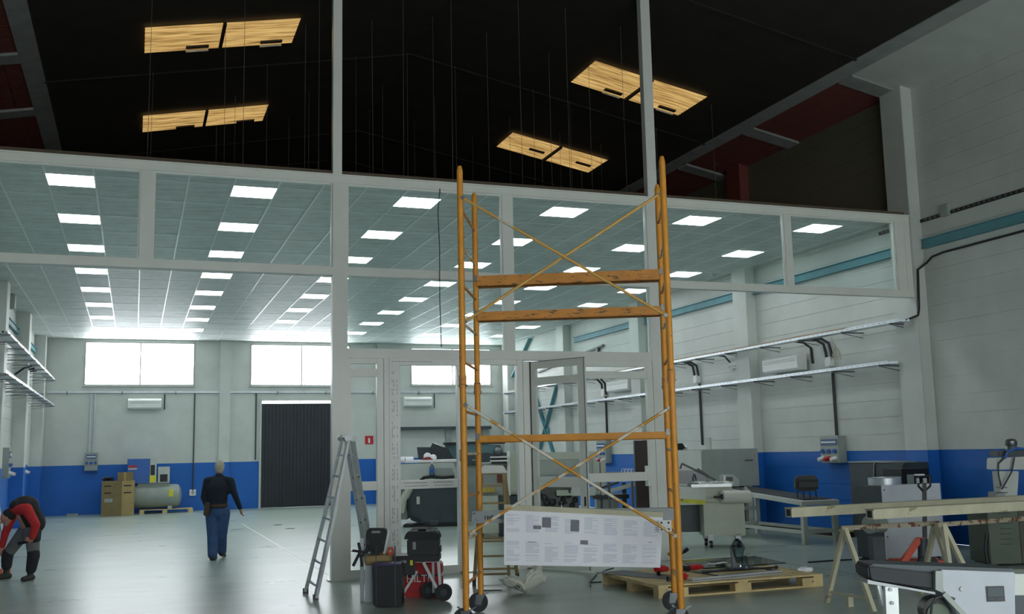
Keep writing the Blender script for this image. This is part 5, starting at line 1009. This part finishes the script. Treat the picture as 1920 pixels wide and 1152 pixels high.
# ladder foot entering at the left edge
F = Frontal(8, 17.3); t = thing('edge_ladder', 'aluminium ladder with orange feet cut by the left picture edge', 'ladder', F.base, F.rz)
q = lambda x, y, d=0.: Vector((F(x, y, d).x, d, F(x, y, d).z))
p = q(14, 1094); p.z = .02; obj('stile', B().beam(q(-10, 905), p, .03, .07, (0, 1, 0)), ALU, t); obj('foot', B().beam(p+Vector((-.01, 0, .08)), p+Vector((0, 0, -.02)), .05, .09, (0, 1, 0)), ORNG, t)
p = q(-2, 1112, -.5); p.z = .02; obj('stile', B().beam(q(-12, 905, 0), p, .03, .07, (0, 1, 0)), ALU, t); obj('foot', B().beam(p+Vector((-.01, 0, .12)), p+Vector((0, 0, -.02)), .05, .09, (0, 1, 0)), ORNG, t)
for y in (1075, 1050, 1020): obj('step', B().box(q(-70, 0).x, q(8-(1094-y)*.1, 0).x, -.04, .1, F(0, y).z, F(0, y).z+.03), ALU, t)
p = q(-60, 1094); p.z = .02; obj('stile', B().beam(q(-30, 905), p, .03, .07, (0, 1, 0)), ALU, t)

# ------------------------------------------------------------------ people
def blob(chains, balls, name, m, parent, vox=.012, it=3, loc=None):
    b = B()
    for pts, rs in chains:
        for i in range(len(pts)-1):
            b.cyl(pts[i], pts[i+1], rs[i], 12, rs[i+1])
        for p_, r_ in zip(pts, rs): b.ball(p_, r_*.995, seg=12)
    for p_, r_, s_ in balls: b.ball(p_, r_, s_, 16)
    me = b.mesh('tmp', m); o = bpy.data.objects.new('tmp', me); COL.objects.link(o)
    r = o.modifiers.new('r', 'REMESH'); r.mode = 'VOXEL'; r.voxel_size = vox; s = o.modifiers.new('s', 'SMOOTH'); s.factor = .5; s.iterations = it
    dg = bpy.context.evaluated_depsgraph_get(); me2 = bpy.data.meshes.new_from_object(o.evaluated_get(dg)); me2.name = name; bpy.data.objects.remove(o)
    me2.materials.clear(); me2.materials.append(m); me2.shade_smooth(); return obj(name, me2, None, parent)
def V(*a): return Vector(a)
def hand(wr_, d, side, curl, s=1.0):                # palm and five bent fingers; d direction of the hand, side thumb direction
    d = d.normalized(); side = (side-d*side.dot(d)).normalized(); nrm = d.cross(side); ch = []
    pc = wr_+d*.05*s
    ch.append(([wr_, wr_+d*.045*s+side*.012*s, wr_+d*.085*s+side*.02*s], [.024*s, .024*s, .019*s])); ch.append(([wr_, wr_+d*.045*s-side*.015*s, wr_+d*.08*s-side*.024*s], [.024*s, .022*s, .017*s]))
    for k, ln in enumerate((.070, .078, .072, .058)):
        o_ = wr_+d*.085*s+side*(.03-.02*k)*s; a = d; pts = [o_]; rs = [.0105*s]
        for j in range(3):
            th = curl*(j+.6)*.55; a = (d*math.cos(th)+nrm*math.sin(th)).normalized(); pts.append(pts[-1]+a*ln*s*(.45, .32, .23)[j]); rs.append((.010-.001*j)*s)
        ch.append((pts, rs))
    o_ = wr_+d*.025*s+side*.026*s; t1 = (d*.7+side*.75).normalized(); t2 = (d*.95+side*.2+nrm*.25).normalized(); ch.append(([o_, o_+t1*.038*s, o_+t1*.038*s+t2*.034*s], [.014*s, .012*s, .0095*s])); return ch
def shoe(a, fwd, parent, m, heel=0.):                # a ankle point projected to the ground
    fwd = fwd.normalized(); pts = [a-fwd*.05+V(0, 0, .04+heel), a+fwd*.06+V(0, 0, .04+heel*.5), a+fwd*.17+V(0, 0, .035)]
    s = blob([(pts, [.045, .047, .036]), ([a+V(0, 0, .05+heel), a+V(0, 0, .14+heel)], [.045, .048])], [], 'shoe', m, parent, .01, 2)
    return s
def face(c, f, rt, parent_ch, balls, s=1.0):           # nose, chin, ears, brow on a head centred at c looking along f
    up = rt.cross(f).normalized(); 
    parent_ch.append(([c+f*.085*s+up*.01*s, c+f*.118*s-up*.025*s], [.009*s, .014*s])); parent_ch.append(([c+f*.06*s-up*.085*s, c+f*.085*s-up*.095*s], [.03*s, .02*s]))
    for q_ in (-1, 1): balls.append((c+rt*.078*s*q_-up*.01*s-f*.005*s, .03*s, (.45, .6, 1))); balls.append((c+f*.085*s+rt*.03*s*q_+up*.022*s, .016*s, (1, 1, .6)))
    parent_ch.append(([c+f*.094*s+rt*.018*s-up*.052*s, c+f*.094*s-rt*.018*s-up*.052*s], [.008*s, .008*s]))

# man walking away from the camera
JEANS = mat('blue_jeans', (54, 82, 124), .85, 0, .18, 9, .3, 60); NAVY = mat('navy_sweater', (20, 32, 44), .9, 0, .12, 10, .3, 50); HAIRG = mat('grey_hair', (176, 170, 152), .8, 0, .15, 30, .5, 60); SHOED = mat('dark_shoe', (34, 34, 38), .6); LEATH = mat('brown_leather', (72, 54, 46), .7, 0, .15)
mb = W(2, 0, 404, 1050); D_ = mb.dot(FH); F = Frontal(404, D_); MAN = thing('person', 'grey haired man in dark sweater and jeans walking away across the hall', 'person', F.base, F.rz)
q = lambda x, y, d=0.: V(F(x, y, d).x, d, F(x, y, d).z)
hd = q(412, 877, .02); nk = q(411, 893, .0); ch_ = q(409, 915, -.02); pel = q(408, 955, 0)
shL, shR = q(389, 903, 0), q(432, 903, 0); elL, elR = q(382, 933, -.03), q(441, 930, -.02); wrL, wrR = q(391, 958, -.1), q(451, 955, .05)
hpL, hpR = q(399, 962, 0), q(417, 962, 0); knL, knR = q(400, 1008, -.04), q(414, 1004, .08); anL, anR = q(399, 1046, -.12), q(416, 1040, .25)
up_ = V(0, 0, 1); fw = V(0, 1, 0)
chains = [([pel, ch_, nk], [.14, .15, .07]), ([nk, hd], [.055, .06]), ([nk+V(0, 0, -.05), shL, elL, wrL], [.07, .062, .045, .03]), ([nk+V(0, 0, -.05), shR, elR, wrR], [.07, .062, .045, .03]), ([pel, hpL, knL, anL], [.12, .095, .06, .042]), ([pel, hpR, knR, anR], [.12, .095, .06, .042])]
balls = [(hd, .092, (.88, 1.02, 1.2))]; face(hd, fw, V(1, 0, 0), chains, balls)
chains += hand(wrL, (V(.25, .2, -1)), V(1, .3, 0), .9); chains += hand(wrR, (wrR-elR).normalized()+V(-.1, 0, -.2), V(-.5, .8, 0), .8)
blob(chains, balls, 'body', SKIN, MAN, .0085, 2)
ab = lambda u_, w_, t_: u_*(1-t_)+w_*t_
blob([([pel+V(0, 0, .02), ab(pel, ch_, .5), ch_], [.172, .178, .185]), ([ch_+V(0, 0, .05), nk+V(0, 0, -.01)], [.16, .08]), ([nk+V(0, 0, -.06), shL, elL, ab(elL, wrL, .9)], [.08, .078, .058, .043]), ([nk+V(0, 0, -.06), shR, elR, ab(elR, wrR, .9)], [.08, .078, .058, .043]), ([shL, shR], [.075, .075]), ([ab(shL, pel, .3), ab(shR, pel, .3)], [.1, .1])], [], 'sweater', NAVY, MAN, .012, 3)
blob([([pel+V(0, 0, .03), pel], [.168, .174]), ([hpL+V(-.012, 0, 0), knL+V(-.01, 0, 0), anL+V(-.005, 0, .05)], [.125, .1, .088]), ([hpR+V(.02, 0, 0), knR+V(.012, 0, 0), anR+V(0, 0, .06)], [.125, .1, .084])], [(pel+V(-.05, -.06, -.05), .11, (1, .8, 1)), (pel+V(.06, -.06, -.05), .11, (1, .8, 1))], 'jeans', JEANS, MAN, .012, 3)
obj('belt', B().lathe([(.176, 0), (.181, .01), (.181, .045), (.176, .055)], pel+V(0, 0, .04), 24), LEATH, MAN)
obj('tool_pouch', B().prism([(hpL.x-.12, hpL.z-.04), (hpL.x-.02, hpL.z-.05), (hpL.x+.01, hpL.z+.2), (hpL.x-.09, hpL.z+.2)], -.2, -.12, 1), LEATH, MAN, bev=.015)
blob([], [(hd+V(0, -.012, .022), .1, (.9, 1.02, 1.12)), (hd+V(0, -.035, -.03), .082, (.92, .8, 1))], 'hair', HAIRG, MAN, .009, 2)
aL = anL.copy(); aL.z = 0; aR = anR.copy(); aR.z = 0; shoe(aL, fw, MAN, SHOED); shoe(aR, fw, MAN, SHOED, .05)

# worker bending at the left edge
REDS = mat('red_sweater', (186, 44, 44), .9, 0, .12, 10, .3, 50); GREYT = mat('grey_work_trousers', (112, 112, 108), .9, 0, .12, 10); VEST = mat('black_vest', (38, 36, 38), .85, 0, .15, 8); HAIRB = mat('dark_hair', (34, 30, 28), .8, 0, .2, 30, .5, 60); KNEE = mat('knee_pad', (40, 40, 46), .8)
F = Frontal(45, Dfloor(45, 1088)); WK = thing('person', 'worker in red sweater and black vest bending down beside the left edge ladder', 'person', F.base, F.rz)
q = lambda x, y, d=0.: V(F(x, y, d).x, d, F(x, y, d).z)
pel = q(60, 990, .05); ch_ = q(46, 958, -.05); nk = q(26, 956, -.12); hd = q(13, 970, -.16)
shN, shF = q(50, 955, -.22), q(28, 958, .12); elN, elF = q(67, 985, -.3), q(10, 1000, 0.1); wrN, wrF = q(60, 1012, -.32), q(3, 1030, .0)
hpN, hpF = q(60, 1003, -.06), q(44, 1000, .12); knN, knF = q(63, 1042, -.1), q(14, 1040, .18); anN, anF = q(57, 1076, -.06), q(12, 1068, .22)
chains = [([pel, ch_, nk], [.14, .15, .075]), ([nk, hd], [.055, .06]), ([nk, shN, elN, wrN], [.07, .062, .045, .03]), ([nk, shF, elF, wrF], [.07, .062, .045, .03]), ([pel, hpN, knN, anN], [.12, .09, .06, .042]), ([pel, hpF, knF, anF], [.12, .09, .06, .042])]
fd = V(-.75, -.25, -.6).normalized(); rt = fd.cross(V(0, 0, 1)).normalized(); balls = [(hd, .095, (1, .9, 1.05))]; face(hd, fd, rt, chains, balls)
chains += hand(wrN, V(-.8, 0, -.35), V(-.2, -.2, .9), 1.2); chains += hand(wrF, V(-.3, 0, -1), V(0, -1, 0), .8)
blob(chains, balls, 'body', SKIN, WK, .0085, 2)
blob([([pel+V(0, 0, .05), ch_, nk], [.14, .145, .08]), ([nk, shN, elN, ab(elN, wrN, .85)], [.085, .088, .068, .05]), ([nk, shF, elF, ab(elF, wrF, .85)], [.085, .08, .06, .045])], [], 'red_sweater', REDS, WK, .012, 3)
blob([([pel+V(.03, .0, .07), ch_+V(.03, .0, .04), nk+V(.04, .0, .05)], [.175, .175, .11])], [(ch_+V(.0, .02, .08), .17, (1.2, 1, .9))], 'vest', VEST, WK, .014, 3)
blob([([pel+V(0, 0, .0), hpN, knN, anN+V(0, 0, .06)], [.155, .115, .088, .07]), ([pel, hpF, knF, anF+V(0, 0, .06)], [.15, .11, .085, .07])], [], 'trousers', GREYT, WK, .012, 3)
blob([([ab(hpN, knN, .75), knN, ab(knN, anN, .75)], [.092, .096, .08])], [], 'knee_pad', KNEE, WK, .012, 2); blob([([ab(hpF, knF, .8), knF, ab(knF, anF, .75)], [.088, .092, .08])], [], 'knee_pad', KNEE, WK, .012, 2)
blob([], [(hd+V(.03, .01, .035), .1, (1.05, .98, 1.0))], 'hair', HAIRB, WK, .009, 2)
obj('hand_tool', B().beam(wrN+V(-.04, 0, -.03), wrN+V(-.21, 0, -.06), .03, .045), BLACK, WK)
obj('belt_pouch', B().prism([(hpN.x+.08, hpN.z-.12), (hpN.x+.14, hpN.z-.1), (hpN.x+.15, hpN.z+.08), (hpN.x+.09, hpN.z+.08)], -.2, -.05, 1), VEST, WK, bev=.01)
aN = anN.copy(); aN.z = 0; aF = anF.copy(); aF.z = 0; shoe(aN, V(-.2, -1, 0), WK, mat('work_boot', (58, 58, 52), .7)); shoe(aF, V(-.6, -.8, 0), WK, MATS['work_boot'])
